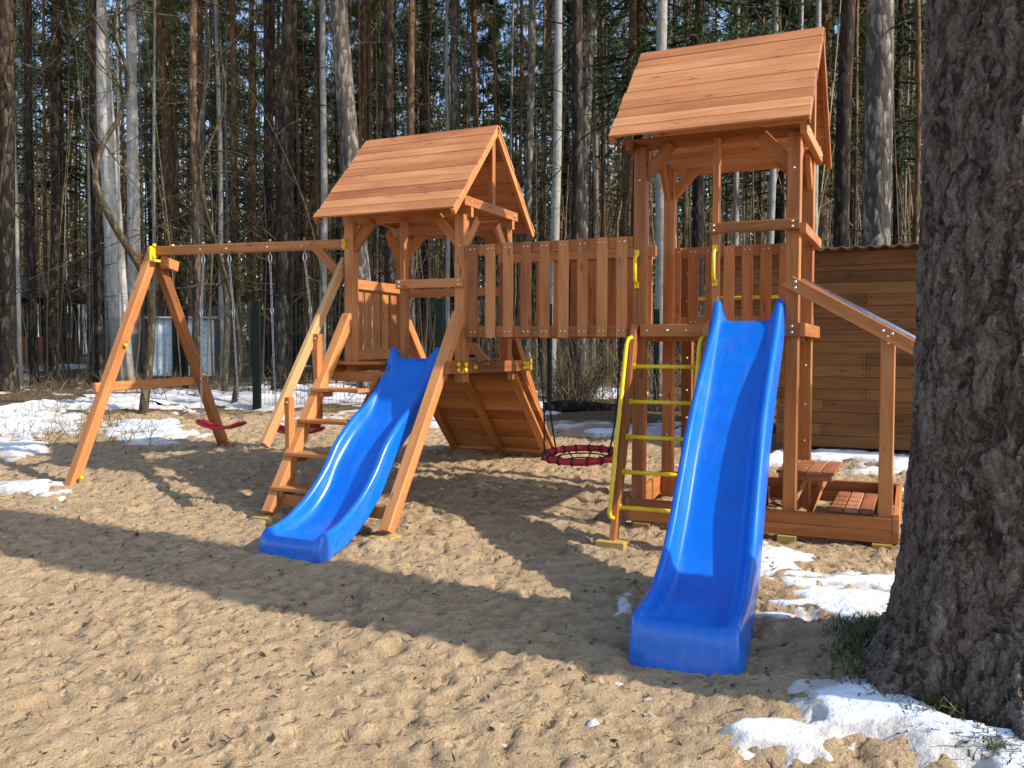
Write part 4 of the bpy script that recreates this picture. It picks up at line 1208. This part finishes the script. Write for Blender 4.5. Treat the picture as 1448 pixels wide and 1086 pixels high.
# ------------------------------------------------------------------ trees
def trunk_mesh(name, H, r0, mat, seed, lean=(0, 0), bend=0.15, sides=9, rows=16, flare=.35, dead=0, dead_from=1.5, dead_to=None, top=.12):
    rg = np.random.default_rng(seed)
    mb = MB()
    ts = np.linspace(0, 1, rows) ** 1.25
    ph = rg.uniform(0, 6.28, 4)
    def cen(t):
        z = t * H
        return np.array([lean[0] * t + bend * math.sin(t * 5 + ph[0]) * t + .3 * bend * math.sin(t * 13 + ph[1]) * min(1, 4 * t), lean[1] * t + bend * math.sin(t * 4 + ph[2]) * t, z - .15])
    def rad(t): return r0 * ((1 - t) ** .8 * (1 - top) + top) * (1 + flare * math.exp(-t * H / .25))
    mb.tube([cen(t) for t in ts], [rad(t) for t in ts], sides, .5, 0)
    dead_to = dead_to or H * .6
    for k in range(dead):
        z = rg.uniform(dead_from, dead_to); t = z / H; a = rg.uniform(0, 6.28); L = rg.uniform(.4, 1.7)
        c = cen(t); d = np.array([math.cos(a), math.sin(a), 0]); rr = rg.uniform(.006, .014)
        up = rg.uniform(-.25, .35)
        ps = [c + d * L * s + np.array([0, 0, L * (up * s - .12 * s * s)]) + np.array([rg.normal(0, .03), rg.normal(0, .03), rg.normal(0, .03)]) * s * L for s in (0, .3, .6, 1)]
        mb.tube(ps, [rr * 1.4, rr, rr * .7, rr * .3], 4, .5, 0, False)
        for q in range(3):
            b = ps[1 + q % 2]; dd = d * rg.uniform(.1, .5) + np.array([rg.normal(0, .35), rg.normal(0, .35), rg.normal(0, .3)])
            mb.tube([b, b + dd * L * .35, b + dd * L * .7 + np.array([0, 0, .05])], [rr * .6, rr * .45, rr * .2], 3, .5, 0, False)
    me = mb.build(name, [mat]).data
    bpy.data.objects.remove(bpy.data.objects[-1] if False else [o for o in bpy.data.objects if o.data == me][0])
    return me, cen

def crown_mesh(name, seed, cen, H, z0, mat, barkmat, kind='pine', nl=46, tufts=20, size=.20, spread=1.7):
    """limbs carrying sprays of needle-sized blades"""
    rg = np.random.default_rng(seed)
    mb = MB(); vs = []; fs = []; rn = []
    for k in range(nl):
        t = rg.random() ** (.85 if kind == 'pine' else 1.0); z = z0 + (H - z0) * t
        a = rg.uniform(0, 6.28)
        if kind == 'pine': L = spread * (1 - .55 * t) * rg.uniform(.45, 1.15); up = rg.uniform(-.1, .45)
        else: L = spread * (1 - t) ** .8 * rg.uniform(.7, 1.1) + .15; up = rg.uniform(-.38, -.08)
        c = cen(min(1, z / H)); d = np.array([math.cos(a), math.sin(a), 0])
        ps = [c + d * L * s + np.array([0, 0, L * up * s * (1.0 if kind == 'pine' else (1.2 - .5 * s))]) for s in (0, .35, .7, 1)]
        mb.tube(ps, [.028, .02, .012, .005], 4, .5, 1, False)
        for q in range(tufts):
            s = rg.uniform(.25 if kind == 'pine' else .08, 1.05)
            j = min(2, int(s * 3)); b = ps[j] + (ps[j + 1] - ps[j]) * min(1, s * 3 - j)
            off = rg.normal(0, 1, 3) * np.array([.20, .20, .12]) * (1 if kind == 'pine' else .75) * L / 1.3
            p = b + off; shade = np.clip(.5 + rg.normal(0, .25), 0, 1)
            nbld = 10
            ax = d * .6 + rg.normal(0, .5, 3)
            for w in range(nbld):
                dr = ax + rg.normal(0, .75, 3); dr /= np.linalg.norm(dr) + 1e-6
                if kind != 'pine': dr[2] -= .25
                e = np.cross(dr, rg.normal(0, 1, 3)); e /= np.linalg.norm(e) + 1e-6
                ln = size * rg.uniform(.6, 1.3); wd = size * rg.uniform(.04, .075)
                i = len(vs); vs += [p - e * wd, p + e * wd, p + dr * ln]; fs.append([i, i + 1, i + 2]); rn.append(np.clip(shade + rg.normal(0, .1), 0, 1))
    mb.add(vs, fs, None, .5, 0); 
    n_leaf = len(fs)
    mb.rnd[-n_leaf:] = [float(x) for x in rn]
    ob = mb.build(name, [mat, barkmat]); me = ob.data; bpy.data.objects.remove(ob)
    return me

def tree_root(name, x, y, rz=0, sc=(1, 1, 1)):
    o = empty(name, (x, y, G(x, y))); o.rotation_euler = (0, 0, rz); o.scale = sc; return o
def child(name, me, root):
    o = bpy.data.objects.new(name, me); col.objects.link(o); o.parent = root; return o

# shared kinds
KINDS = {}
for i in range(3):
    me, cen = trunk_mesh('trunk', 19 + i, .145, PINE_BARK, 100 + i, (.4 * (i - 1), .2), .22, 10, 18, dead=34, dead_from=2.0, dead_to=12)
    KINDS['pine', i] = (me, crown_mesh('crown', 200 + i, cen, 19.3 + i, 9.5 + i * .7, NEEDLE, PINE_BARK, 'pine', 52, 26, .20, 2.0), .145)
for i in range(2):
    me, cen = trunk_mesh('trunk', 20 + i, .17, DARK_BARK, 120 + i, (.2, .3 * (i - .5)), .18, 10, 18, dead=26, dead_from=2.2, dead_to=12)
    KINDS['dark', i] = (me, crown_mesh('crown', 220 + i, cen, 20.3 + i, 10.5, NEEDLE, DARK_BARK, 'pine', 50, 26, .21, 2.2), .17)
for i in range(2):
    me, cen = trunk_mesh('trunk', 17 + i, .12, BIRCH, 140 + i, (.5 * (i - .5), .2), .25, 10, 18, dead=10, dead_from=4, dead_to=12)
    KINDS['birch', i] = (me, None, .12)
for i in range(2):
    me, cen = trunk_mesh('trunk', 12 + 2 * i, .13, DARK_BARK, 160 + i, (0, 0), .05, 8, 14)
    KINDS['spruce', i] = (me, crown_mesh('crown', 260 + i, cen, 12.2 + 2 * i, 4.2 + i, SPRUCE, DARK_BARK, 'spruce', 120, 34, .15, 2.4), .13)
# bare upper twigs of the aspens and birches
def twig_crown(name, seed, cen, H, z0, barkmat, nl=26, spread=2.0):
    rg = np.random.default_rng(seed); mb = MB()
    for k in range(nl):
        t = rg.random(); z = z0 + (H - z0) * t; a = rg.uniform(0, 6.28); L = spread * (1 - .5 * t) * rg.uniform(.5, 1.1)
        c = cen(min(1, z / H)); d = np.array([math.cos(a), math.sin(a), rg.uniform(.3, .9)])
        ps = [c + d * L * s + rg.normal(0, .06, 3) * s for s in (0, .33, .66, 1)]
        mb.tube(ps, [.018, .013, .008, .003], 4, .5, 0, False)
        for q in range(5):
            b = ps[1 + q % 3]; dd = d + rg.normal(0, .7, 3)
            e = b + dd * L * .4
            mb.tube([b, (b + e) / 2 + rg.normal(0, .04, 3), e], [.007, .005, .002], 3, .5, 0, False)
    ob = mb.build(name, [barkmat]); me = ob.data; bpy.data.objects.remove(ob); return me
for i in range(2):
    me, cen = trunk_mesh('trunk', 17 + i, .12, BIRCH, 140 + i, (.5 * (i - .5), .2), .25, 10, 18, dead=10, dead_from=4, dead_to=12)
    KINDS['birch', i] = (me, twig_crown('crown', 300 + i, cen, 17 + i, 7, TWIG_BARK), .12)

def hero(px, wpx, depth, kind, label, name, ptop=None, H=None, dead=0, seed=None, bark=None, crown=None, bend=.10, flare=.32):
    """a tree measured in the photo: px at the ground, width in px, and px where its trunk leaves the top of the frame"""
    x, y = at(px, depth); r = wpx / F * depth / 2
    H = H or 19.0
    seed = seed or int(px * 7 + wpx)
    lean = (0, 0)
    if ptop is not None:
        ztop = (497 / F * depth + 1.3)               # height where the trunk leaves the frame
        dx = (ptop - px) / F * depth * H / max(ztop - G(x, y), 1)
        lean = (_r[0] * dx, _r[1] * dx)
    bark = bark or {'pine': PINE_BARK, 'dark': DARK_BARK, 'birch': BIRCH, 'aspen': ASPEN, 'grey': PALE_BARK}[kind]
    me, cen = trunk_mesh('trunk', H, r, bark, seed, lean, bend, 16, 26, flare, dead, 1.6, 9, .25)
    root = tree_root(name, x, y); tag(root, label, 'tree')
    child('trunk', me, root)
    if kind in ('birch', 'aspen'): child('crown', twig_crown('crown', seed, cen, H, 8, TWIG_BARK), root)
    else: child('crown', KINDS[('pine' if kind != 'dark' else 'dark'), seed % 2][1], root)
    return root

hero(12, 24, 15.0, 'dark', 'dark thick trunk at the left edge of the photo', 'pine_tree', 12, dead=14)
hero(72, 14, 21.0, 'dark', 'dark trunk standing in front of the hut beside the fence', 'pine_tree', 92, dead=18)
hero(141, 12, 19.0, 'dark', 'dark trunk touching the left side of the thick pale aspen', 'pine_tree', 137, dead=10)
hero(175, 28, 19.5, 'aspen', 'thickest pale aspen trunk left of the swing frame', 'aspen_tree', 147, bend=.05)
hero(190, 19, 21.5, 'aspen', 'second pale aspen just right of the thickest one', 'aspen_tree', 192, bend=.06)
hero(256, 15, 23, 'pine', 'orange barked pine rising above the swing frame apex', 'pine_tree', 232, dead=12)
hero(288, 12, 24, 'pine', 'slim pine behind the first swing chain', 'pine_tree', 290, dead=12)
hero(330, 10, 22, 'pine', 'slim light pine left of the dark pair over the swing beam', 'pine_tree', 330, dead=12)
hero(360, 12, 26, 'pine', 'middle pine of the row above the swing beam', 'pine_tree', 357, dead=10)
hero(381, 14, 21, 'dark', 'straight brown pine left of the darkest pine over the swing beam', 'pine_tree', 378, dead=14)
hero(397, 26, 16.0, 'dark', 'darkest pine above the swing beam with a thick foot behind the fence', 'pine_tree', 412, dead=18)
hero(455, 11, 20, 'birch', 'slender silver birch left of the left tower roof', 'birch_tree', 462)
hero(523, 31, 14.5, 'grey', 'grey leaning pine seen through the left tower', 'pine_tree', 481, dead=4, bend=.05)
hero(552, 18, 18, 'dark', 'dark pine rising behind the left roof ridge', 'pine_tree', 553, dead=10)
hero(601, 11, 22, 'dark', 'thin dark pine above the middle of the left roof', 'pine_tree', 603, dead=12)
hero(650, 14, 21, 'grey', 'grey brown pine above the right half of the left roof', 'pine_tree', 643, dead=10)
hero(674, 11, 24, 'pine', 'orange brown pine just left of the left roof peak', 'pine_tree', 671, dead=10)
hero(744, 13, 18, 'grey', 'pale streaked trunk behind the left tower right posts', 'birch_tree', 748, dead=4)
hero(779, 14, 16, 'birch', 'white birch right of the left roof above the bridge', 'birch_tree', 791)
hero(760, 9, 20, 'pine', 'thin sunlit pine left of the white birch above the bridge', 'pine_tree', 774)
hero(822, 15, 18, 'grey', 'grey trunk above the middle of the bridge', 'pine_tree', 828, dead=6)
hero(838, 8, 22, 'birch', 'thin pale birch right of the grey trunk above the bridge', 'birch_tree', 840)
hero(852, 8, 22, 'pine', 'thin orange pine left of the right tower', 'pine_tree', 849)
hero(812, 20, 13.6, 'dark', 'dark trunk with a brushy foot behind the nest swing', 'pine_tree', 812, dead=26, H=17)
hero(932, 19, 16, 'birch', 'pale birch seen beside the right tower left posts', 'birch_tree', 935)
hero(1035, 9, 20, 'birch', 'thin birch in the left half of the right tower opening', 'birch_tree', 1037)
hero(1085, 12, 19, 'birch', 'pale birch framed by the right half of the right tower', 'birch_tree', 1087)
hero(1150, 10, 17, 'birch', 'white trunk showing behind the right tower rear post', 'birch_tree', 1150)
hero(1157, 24, 22, 'pine', 'pinkish pine rising above the right roof ridge', 'pine_tree', 1157)
hero(1185, 24, 15, 'dark', 'dark trunk right of the right roof gable', 'pine_tree', 1188, dead=8)
hero(1232, 42, 11.5, 'grey', 'big grey pine standing behind the plank shed', 'pine_tree', 1237, dead=2, bend=.04)
hero(1291, 9, 17, 'pine', 'thin orange pine beside the huge trunk edge', 'pine_tree', 1290, dead=4)

# bent bare saplings in front of the fence
def sapling(label, path, depth, r, name='sapling', twigs=14, seed=1):
    """path: (px, py) pairs at a common distance"""
    rg = np.random.default_rng(seed)
    x0, y0 = at(path[0][0], depth); g = G(x0, y0)
    ps = []
    for i, (px, py) in enumerate(path):
        x, y = at(px, depth); z = CAM[2] + (497 - py) / F * depth
        ps.append(V3((x - x0 + rg.normal(0, .05), y - y0 + .25 * math.sin(i * 1.3), z - g)))
    ps[0] = V3((0, 0, -.1))
    C = catmull(ps, 6); mb = MB(); n = len(C)
    mb.tube(C, [r * (1 - .75 * k / n) for k in range(n)], 8, .5, 0)
    for k in range(twigs):
        i = int(n * rg.uniform(.25, .98)); i = min(i, n - 2); d = C[i + 1] - C[i]; d /= np.linalg.norm(d)
        dd = d * .6 + rg.normal(0, .6, 3); L = rg.uniform(.5, 1.8); rr = r * .25
        a = [C[i] + dd * L * s + rg.normal(0, .07, 3) * s * L for s in (0, .3, .6, 1)]
        mb.tube(a, [rr, rr * .75, rr * .5, rr * .2], 4, .5, 0, False)
        for q in range(3):
            b = a[1 + q % 2]; e = b + (dd * .5 + rg.normal(0, .5, 3)) * L * .5
            mb.tube([b, (b + e) / 2 + rg.normal(0, .05, 3), e], [rr * .5, rr * .35, rr * .15], 3, .5, 0, False)
    root = empty(name, (x0, y0, g)); tag(root, label, 'sapling')
    mb.build('trunk', [TWIG_BARK], root); return root
sapling('crooked olive sapling bending across the pale aspens', [(200, 592), (203, 480), (197, 400), (180, 320), (160, 260), (147, 205), (160, 160), (180, 110), (190, 50), (191, -20)], 11.6, .062, seed=3, twigs=12)
sapling('thin straight sapling behind the first swing chain', [(316, 520), (312, 440), (305, 370), (300, 290), (293, 200), (296, 100), (285, 20)], 15, .06, seed=5, twigs=16)
sapling('thin crooked stem between the two swings near the fence', [(329, 585), (327, 500), (324, 420), (318, 340), (310, 250), (318, 150), (300, 60)], 12.6, .042, seed=8, twigs=16)
0 and sapling('leaning bare sapling reaching over the swing beam', [(350, 560), (340, 440), (300, 300), (255, 200), (205, 130)], 13.5, .028, seed=9, twigs=18)
sapling('bare arching sapling left of the left roof', [(446, 560), (440, 420), (425, 300), (400, 200), (350, 120), (300, 90)], 13.5, .022, seed=12, twigs=14)
sapling('slim leaning stem at the far left near the dark trunk', [(-40, 560), (0, 180), (45, 130), (110, 60)], 13, .02, seed=14, twigs=8)

# ------------------------------------------------------------------ the forest behind: individual trees
occupied = []
def far_ok(x, y, d):
    for (a, b) in occupied:
        if (a - x) ** 2 + (b - y) ** 2 < d * d: return False
    return True
rg = np.random.default_rng(77)
made = 0; tries = 0
LBL = {'pine': ('slender orange brown pine among the many behind the fence', 'slender pines of the forest behind'),
       'dark': ('dark straight conifer among the many behind the fence', 'dark conifers of the forest behind'),
       'birch': ('thin pale birch among the pines behind the fence', 'thin birches of the forest behind')}
NAMES = {'pine': 'pine_tree', 'dark': 'conifer_tree', 'birch': 'birch_tree'}
while made < 285 and tries < 6000:
    tries += 1
    depth = 17 + 33 * rg.random() ** .9; px = rg.uniform(-60, 1330)
    x, y = at(px, depth)
    if not far_ok(x, y, .8): continue
    if 55 < px < 140 and depth < 40 and rg.random() < .5: continue
    occupied.append((x, y)); u = rg.random()
    kind = 'pine' if u < .60 else ('dark' if u < .84 else 'birch')
    i = int(rg.integers(0, 3 if kind == 'pine' else 2))
    tm, cm, r = KINDS[kind, i]
    s = .22 + .55 * rg.random() ** 1.4 if kind != 'birch' else rg.uniform(.22, .6)
    root = tree_root(NAMES[kind], x, y, rg.uniform(0, 6.28), (s, s, rg.uniform(.8, 1.12)))
    tag(root, LBL[kind][0], 'tree', LBL[kind][1])
    child('trunk', tm, root)
    if cm: child('crown', cm, root)
    made += 1
# spruces with low green crowns
for (px, depth, i, s, lb) in [(985, 17.5, 1, 1.1, 'dense dark spruce between the two right tower left posts and roof'), (900, 19, 1, 1.15, 'dense green spruce left of the right roof'), (1100, 22, 0, 1.1, 'green spruce behind the right tower opening'), (1265, 21, 1, 1.0, 'green spruce between the big grey pine and the huge trunk'), (700, 30, 0, 1.1, 'far green spruce above the left roof peak'), (600, 30, 1, 1.2, 'far spruce above the middle of the left roof'), (420, 32, 0, 1.1, 'far spruce above the swing beam right end'), (310, 30, 1, 1.1, 'far spruce above the two swings'), (90, 30, 1, 1.2, 'far spruce left of the pale aspens'), (250, 36, 0, 1.3, 'far spruce behind the grey metal shed'), (520, 34, 0, 1.2, 'far spruce left of the grey leaning pine'), (1200, 27, 1, 1.2, 'far spruce behind the big grey pine'), (800, 32, 1, 1.2, 'far spruce above the bridge')]:
    x, y = at(px, depth); tm, cm, r = KINDS['spruce', i]
    root = tree_root('spruce_tree', x, y, rg.uniform(0, 6.28), (s, s, s)); tag(root, lb, 'tree'); child('trunk', tm, root); child('crown', cm, root)

# distant wood that reads as one mass
def far_forest():
    rg = np.random.default_rng(5); mb = MB(); vs = []; fs = []; rn = []
    for k in range(520):
        depth = rg.uniform(50, 95); px = rg.uniform(-150, 1500); x, y = at(px, depth); z = G(x, y); r = rg.uniform(.06, .16); H = rg.uniform(13, 22)
        ln = rg.normal(0, .4, 2)
        mb.tube([(x, y, z - .2), (x + ln[0] * .5, y + ln[1] * .5, z + H * .5), (x + ln[0], y + ln[1], z + H)], [r, r * .75, r * .25], 5, rg.random(), 1, False)
        zc = rg.uniform(.35, .6) * H
        for q in range(70):
            t = rg.random(); p = np.array([x, y, z + zc + (H - zc) * t]) + rg.normal(0, 1, 3) * np.array([1.2, 1.2, .5]) * (1.1 - .6 * t)
            for w in range(2):
                dr = rg.normal(0, 1, 3); dr /= np.linalg.norm(dr); e = np.cross(dr, rg.normal(0, 1, 3)); e /= np.linalg.norm(e); ln_ = rg.uniform(.35, .8)
                i = len(vs); vs += [p - e * .10, p + e * .10, p + dr * ln_]; fs.append([i, i + 1, i + 2]); rn.append(rg.random())
    for k in range(46000):      # understorey
        depth = rg.uniform(52, 92); px = rg.uniform(-150, 1500); x, y = at(px, depth); z = G(x, y) + abs(rg.normal(0, 2.6))
        p = np.array([x, y, z]); dr = rg.normal(0, 1, 3); dr /= np.linalg.norm(dr); e = np.cross(dr, rg.normal(0, 1, 3)); e /= np.linalg.norm(e); ln_ = rg.uniform(.4, 1.0)
        i = len(vs); vs += [p - e * .14, p + e * .14, p + dr * ln_]; fs.append([i, i + 1, i + 2]); rn.append(rg.random())
    for k in range(52000):      # middle storey, so the lower sky does not show between the trunks
        depth = rg.uniform(60, 95); px = rg.uniform(-150, 1500); x, y = at(px, depth); z = G(x, y) + rg.uniform(1.0, 11.0)
        p = np.array([x, y, z]); dr = rg.normal(0, 1, 3); dr /= np.linalg.norm(dr); e = np.cross(dr, rg.normal(0, 1, 3)); e /= np.linalg.norm(e); ln_ = rg.uniform(.35, .9)
        i = len(vs); vs += [p - e * .12, p + e * .12, p + dr * ln_]; fs.append([i, i + 1, i + 2]); rn.append(rg.random())
    mb.add(vs, fs, None, .5, 0); mb.rnd[-len(fs):] = [float(a) for a in rn]
    o = mb.build('far_forest', [NEEDLE, PINE_BARK]); tag(o, 'dense far pine forest closing the view behind everything', 'forest', kind='stuff')
far_forest()

# undergrowth: dry stalks and bare twigs on the forest floor
def undergrowth():
    rg = np.random.default_rng(9); mb = MB()
    def clump(x, y, h, n, sp, r):
        z = G(x, y)
        for k in range(n):
            b = V3((x + rg.normal(0, sp), y + rg.normal(0, sp), z - .03)); d = np.array([rg.normal(0, .5), rg.normal(0, .5), 1.0]) * h * rg.uniform(.4, 1.1)
            ps = [b, b + d * .5 + rg.normal(0, .06, 3) * h, b + d + rg.normal(0, .16, 3) * h]
            mb.tube(ps, [r, r * .7, r * .3], 3, rg.random(), 0, False)
            for q in range(2):
                s = ps[1]; e = s + (d * .5 + rg.normal(0, .35, 3) * h) * .7
                mb.tube([s, e], [r * .5, r * .2], 3, rg.random(), 0, False)
    for k in range(520):
        depth = rg.uniform(12.8, 34); px = rg.uniform(-50, 1300); x, y = at(px, depth)
        clump(x, y, rg.uniform(.10, .45) if px < 640 else rg.uniform(.25, 1.2), int(rg.integers(4, 9)), rg.uniform(.1, .4), .003 + .0003 * depth)
    for k in range(36):
        depth = rg.uniform(12.6, 15); px = rg.uniform(640, 1110); x, y = at(px, depth); clump(x, y, rg.uniform(.3, 1.1), 8, .25, .006)
    for k in range(40):
        x, y = at(812 + rg.normal(0, 9), 13.5 + rg.normal(0, .15)); clump(x, y, rg.uniform(.4, 1.3), 6, .16, .007)
    for k in range(60):
        depth = rg.uniform(9.5, 14); px = rg.uniform(-20, 190); x, y = at(px, depth); clump(x, y, rg.uniform(.08, .35), 7, .2, .004)
    for k in range(820):
        depth = rg.uniform(19, 48); px = rg.uniform(-50, 1330); x, y = at(px, depth); z = G(x, y); h = rg.uniform(2.5, 11); r = rg.uniform(.014, .032)
        l = rg.normal(0, .06, 2) * h; w = rg.normal(0, .12, 2)
        ps = [V3((x, y, z - .1)), V3((x + l[0] * .3 + w[0], y + l[1] * .3, z + h * .33)), V3((x + l[0] * .6 - w[0], y + l[1] * .6, z + h * .66)), V3((x + l[0], y + l[1], z + h))]
        q_ = rg.random()
        mb.tube(ps, [r, r * .8, r * .6, r * .25], 4, q_, 0, False)
        for q in range(6):
            i = int(rg.integers(1, 3)); s = ps[i] + (ps[i + 1] - ps[i]) * rg.random(); e = s + V3((rg.normal(0, .7), rg.normal(0, .7), rg.uniform(.1, 1.0)))
            mb.tube([s, (s + e) / 2 + rg.normal(0, .07, 3), e], [r * .45, r * .3, r * .12], 3, q_, 0, False)
    o = mb.build('undergrowth', [DRYM]); tag(o, 'tangle of bare twigs and dry stalks on the forest floor', 'undergrowth', kind='stuff')
undergrowth()

# fallen log behind the nest swing
mb = MB(); a = at(770, 11.9); b = at(960, 12.4)
ps = []
for s in np.linspace(0, 1, 9):
    x = a[0] + (b[0] - a[0]) * s; y = a[1] + (b[1] - a[1]) * s; ps.append((x, y, G(x, y) + .05 + .02 * math.sin(s * 9)))
mb.tube(ps, [.085, .10, .095, .10, .09, .085, .09, .08, .07], 12, .5, 0)
o = mb.build('fallen_log', [DARK_BARK]); tag(o, 'dark fallen log lying behind the nest swing', 'log')

# grey metal shed by the fence
def metal_shed():
    x, y = at(262, 21.0); g = G(x, y); root = empty('metal_shed', (x, y, g)); root.rotation_euler = (0, 0, math.radians(38))
    tag(root, 'small grey corrugated metal shed with an open dark doorway behind the fence', 'shed')
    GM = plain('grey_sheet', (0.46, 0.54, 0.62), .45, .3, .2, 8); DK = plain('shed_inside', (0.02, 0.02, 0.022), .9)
    w, h, dp = .72, 1.42, .9
    def sheet(x0, x1, name):
        xs = np.arange(x0, x1, .018); V = []; 
        for z in (.08, h): V += [(q, -dp / 2 + .014 * math.copysign(min(1, abs(math.sin(q * 2 * math.pi / .16)) * 1.6), math.sin(q * 2 * math.pi / .16)), z) for q in xs]
        n = len(xs); f = [[i, i + 1, n + i + 1, n + i] for i in range(n - 1)]
        o = np_mesh(name, V, f, GM, smooth=False); o.parent = root; md = o.modifiers.new('t', 'SOLIDIFY'); md.thickness = .01
    sheet(-w, -.22, 'front_panel'); sheet(.10, w, 'front_panel')
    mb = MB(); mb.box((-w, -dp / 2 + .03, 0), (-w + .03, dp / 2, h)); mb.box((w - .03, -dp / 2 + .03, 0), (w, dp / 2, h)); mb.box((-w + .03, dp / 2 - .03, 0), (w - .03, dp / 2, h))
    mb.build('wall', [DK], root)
    mb = MB(); mb.board((-w - .08, 0, h + .03), (w + .08, 0, h + .05), dp + .25, .05, (0, 1, 0)); mb.build('roof', [plain('shed_roof', (0.30, 0.33, 0.37), .5, .2, .15, 5)], root)
metal_shed()

# hut and pale buildings far behind the trees
def hut():
    x, y = at(22, 30); g = G(x, y); root = empty('hut', (x, y, g)); root.rotation_euler = (0, 0, math.radians(25)); tag(root, 'open brown hut with dark roof seen between trunks at far left', 'hut')
    mb = MB(); mb.box((-1.6, -1.2, 0), (1.6, 1.2, .95)); mb.build('wall', [wood_mat('hut_wood', (0.16, 0.04, 0.015), (0.30, 0.085, 0.03), (0.36, 0.12, 0.05))], root)
    for a in (-1.5, 1.5):
        for b in (-1.1, 1.1):
            mb = MB(); mb.board((a, b, .90), (a, b, 2.25), .1, .1, (1, 0, 0)); mb.build('post', [DARK_BARK], root)
    mb = MB(); mb.plate([(-2.0, -1.7, 2.2), (2.0, -1.7, 2.2), (1.5, 0, 3.0), (-1.5, 0, 3.0)], (0, 0, .08)); mb.plate([(2.0, 1.7, 2.2), (-2.0, 1.7, 2.2), (-1.5, 0, 3.0), (1.5, 0, 3.0)], (0, 0, .08))
    mb.plate([(-2.0, 1.7, 2.2), (-2.0, -1.7, 2.2), (-1.5, 0, 3.0)], (0, 0, .08)); mb.plate([(2.0, -1.7, 2.2), (2.0, 1.7, 2.2), (1.5, 0, 3.0)], (0, 0, .08))
    mb.build('roof', [plain('hut_roof', (0.055, 0.04, 0.035), .8, 0, .3, 6)], root)
hut()
def house(px, depth, w, h, label, rz):
    x, y = at(px, depth); g = G(x, y); root = empty('house', (x, y, g)); root.rotation_euler = (0, 0, math.radians(rz)); tag(root, label, 'house')
    mb = MB(); mb.box((-w, -2, 0), (w, 2, h)); mb.build('wall', [plain('render_wall', (0.72, 0.71, 0.68), .8, 0, .06, 2)], root)
    mb = MB(); mb.plate([(-w - .3, -2.3, h), (w + .3, -2.3, h), (w + .3, 0, h + 1.0), (-w - .3, 0, h + 1.0)], (0, 0, .12)); mb.plate([(w + .3, 2.3, h), (-w - .3, 2.3, h), (-w - .3, 0, h + 1.0), (w + .3, 0, h + 1.0)], (0, 0, .12))
    mb.build('roof', [plain('dark_roofing', (0.06, 0.055, 0.05), .8, 0, .2, 4)], root)
    for k in (-.5, .45):
        mb = MB(); mb.box((w * k - .5, -2.03, h * .35), (w * k + .5, -1.99, h * .78)); f = mb.build('window', [plain('window_frame', (.5, .5, .48), .5)], root)
        mb = MB(); mb.box((w * k - .43, -2.045, h * .38), (w * k + .43, -2.032, h * .75)); mb.build('pane', [plain('window_glass', (.03, .04, .05), .1)], f)
house(112, 48, 2.3, 2.9, 'pale house between trunks left of the aspens', 62)
house(330, 60, 3.2, 3.6, 'far pale house above the grey metal shed', 60)

# bark crumbs, needles and bits of twig trodden into the sand
def crumbs():
    rg = np.random.default_rng(21); n = 15000
    x = rg.uniform(-8.0, 3.3, n); y = -4.4 + 7.6 * rg.random(n) ** 1.3
    m2 = 2600; a = rg.uniform(0, 6.28, m2); r = .42 + np.abs(rg.normal(0, .20, m2))
    x = np.concatenate([x, 2.307 + r * np.cos(a)]); y = np.concatenate([y, -1.94 + r * np.sin(a)]); n += m2
    ix = np.clip(np.searchsorted(gx, x), 1, nx - 1); iy = np.clip(np.searchsorted(gy, y), 1, ny - 1)
    z = GZ[iy, ix] + .001
    L = .004 + .024 * rg.random(n) ** 2.5; Wd = L * rg.uniform(.12, .5, n); a = rg.uniform(0, 6.28, n); t = rg.normal(0, .35, n)
    dx = np.stack([np.cos(a), np.sin(a), t], -1) * L[:, None]; dy = np.stack([-np.sin(a), np.cos(a), rg.normal(0, .3, n)], -1) * Wd[:, None]
    c = np.stack([x, y, z + np.abs(t) * L * .6], -1); up = np.array([0, 0, 1.0]) * (Wd * .5)[:, None]
    V = np.stack([c - dx, c - dy, c + dx, c + dy, c + up], 1).reshape(-1, 3)
    b = np.arange(n)[:, None] * 5
    F_ = np.concatenate([b + np.array([[0, 1, 4]]), b + np.array([[1, 2, 4]]), b + np.array([[2, 3, 4]]), b + np.array([[3, 0, 4]])], 0)
    q = rg.random(n)
    o = np_mesh('crumbs', V, F_, leaf_mat('bark_crumbs', (0.028, 0.018, 0.012), (0.085, 0.055, 0.034), (0.30, 0.22, 0.14)), rnd=np.tile(q, 4), smooth=False)
    tag(o, 'bark crumbs and needles strewn over the sand', 'litter', kind='stuff')
crumbs()
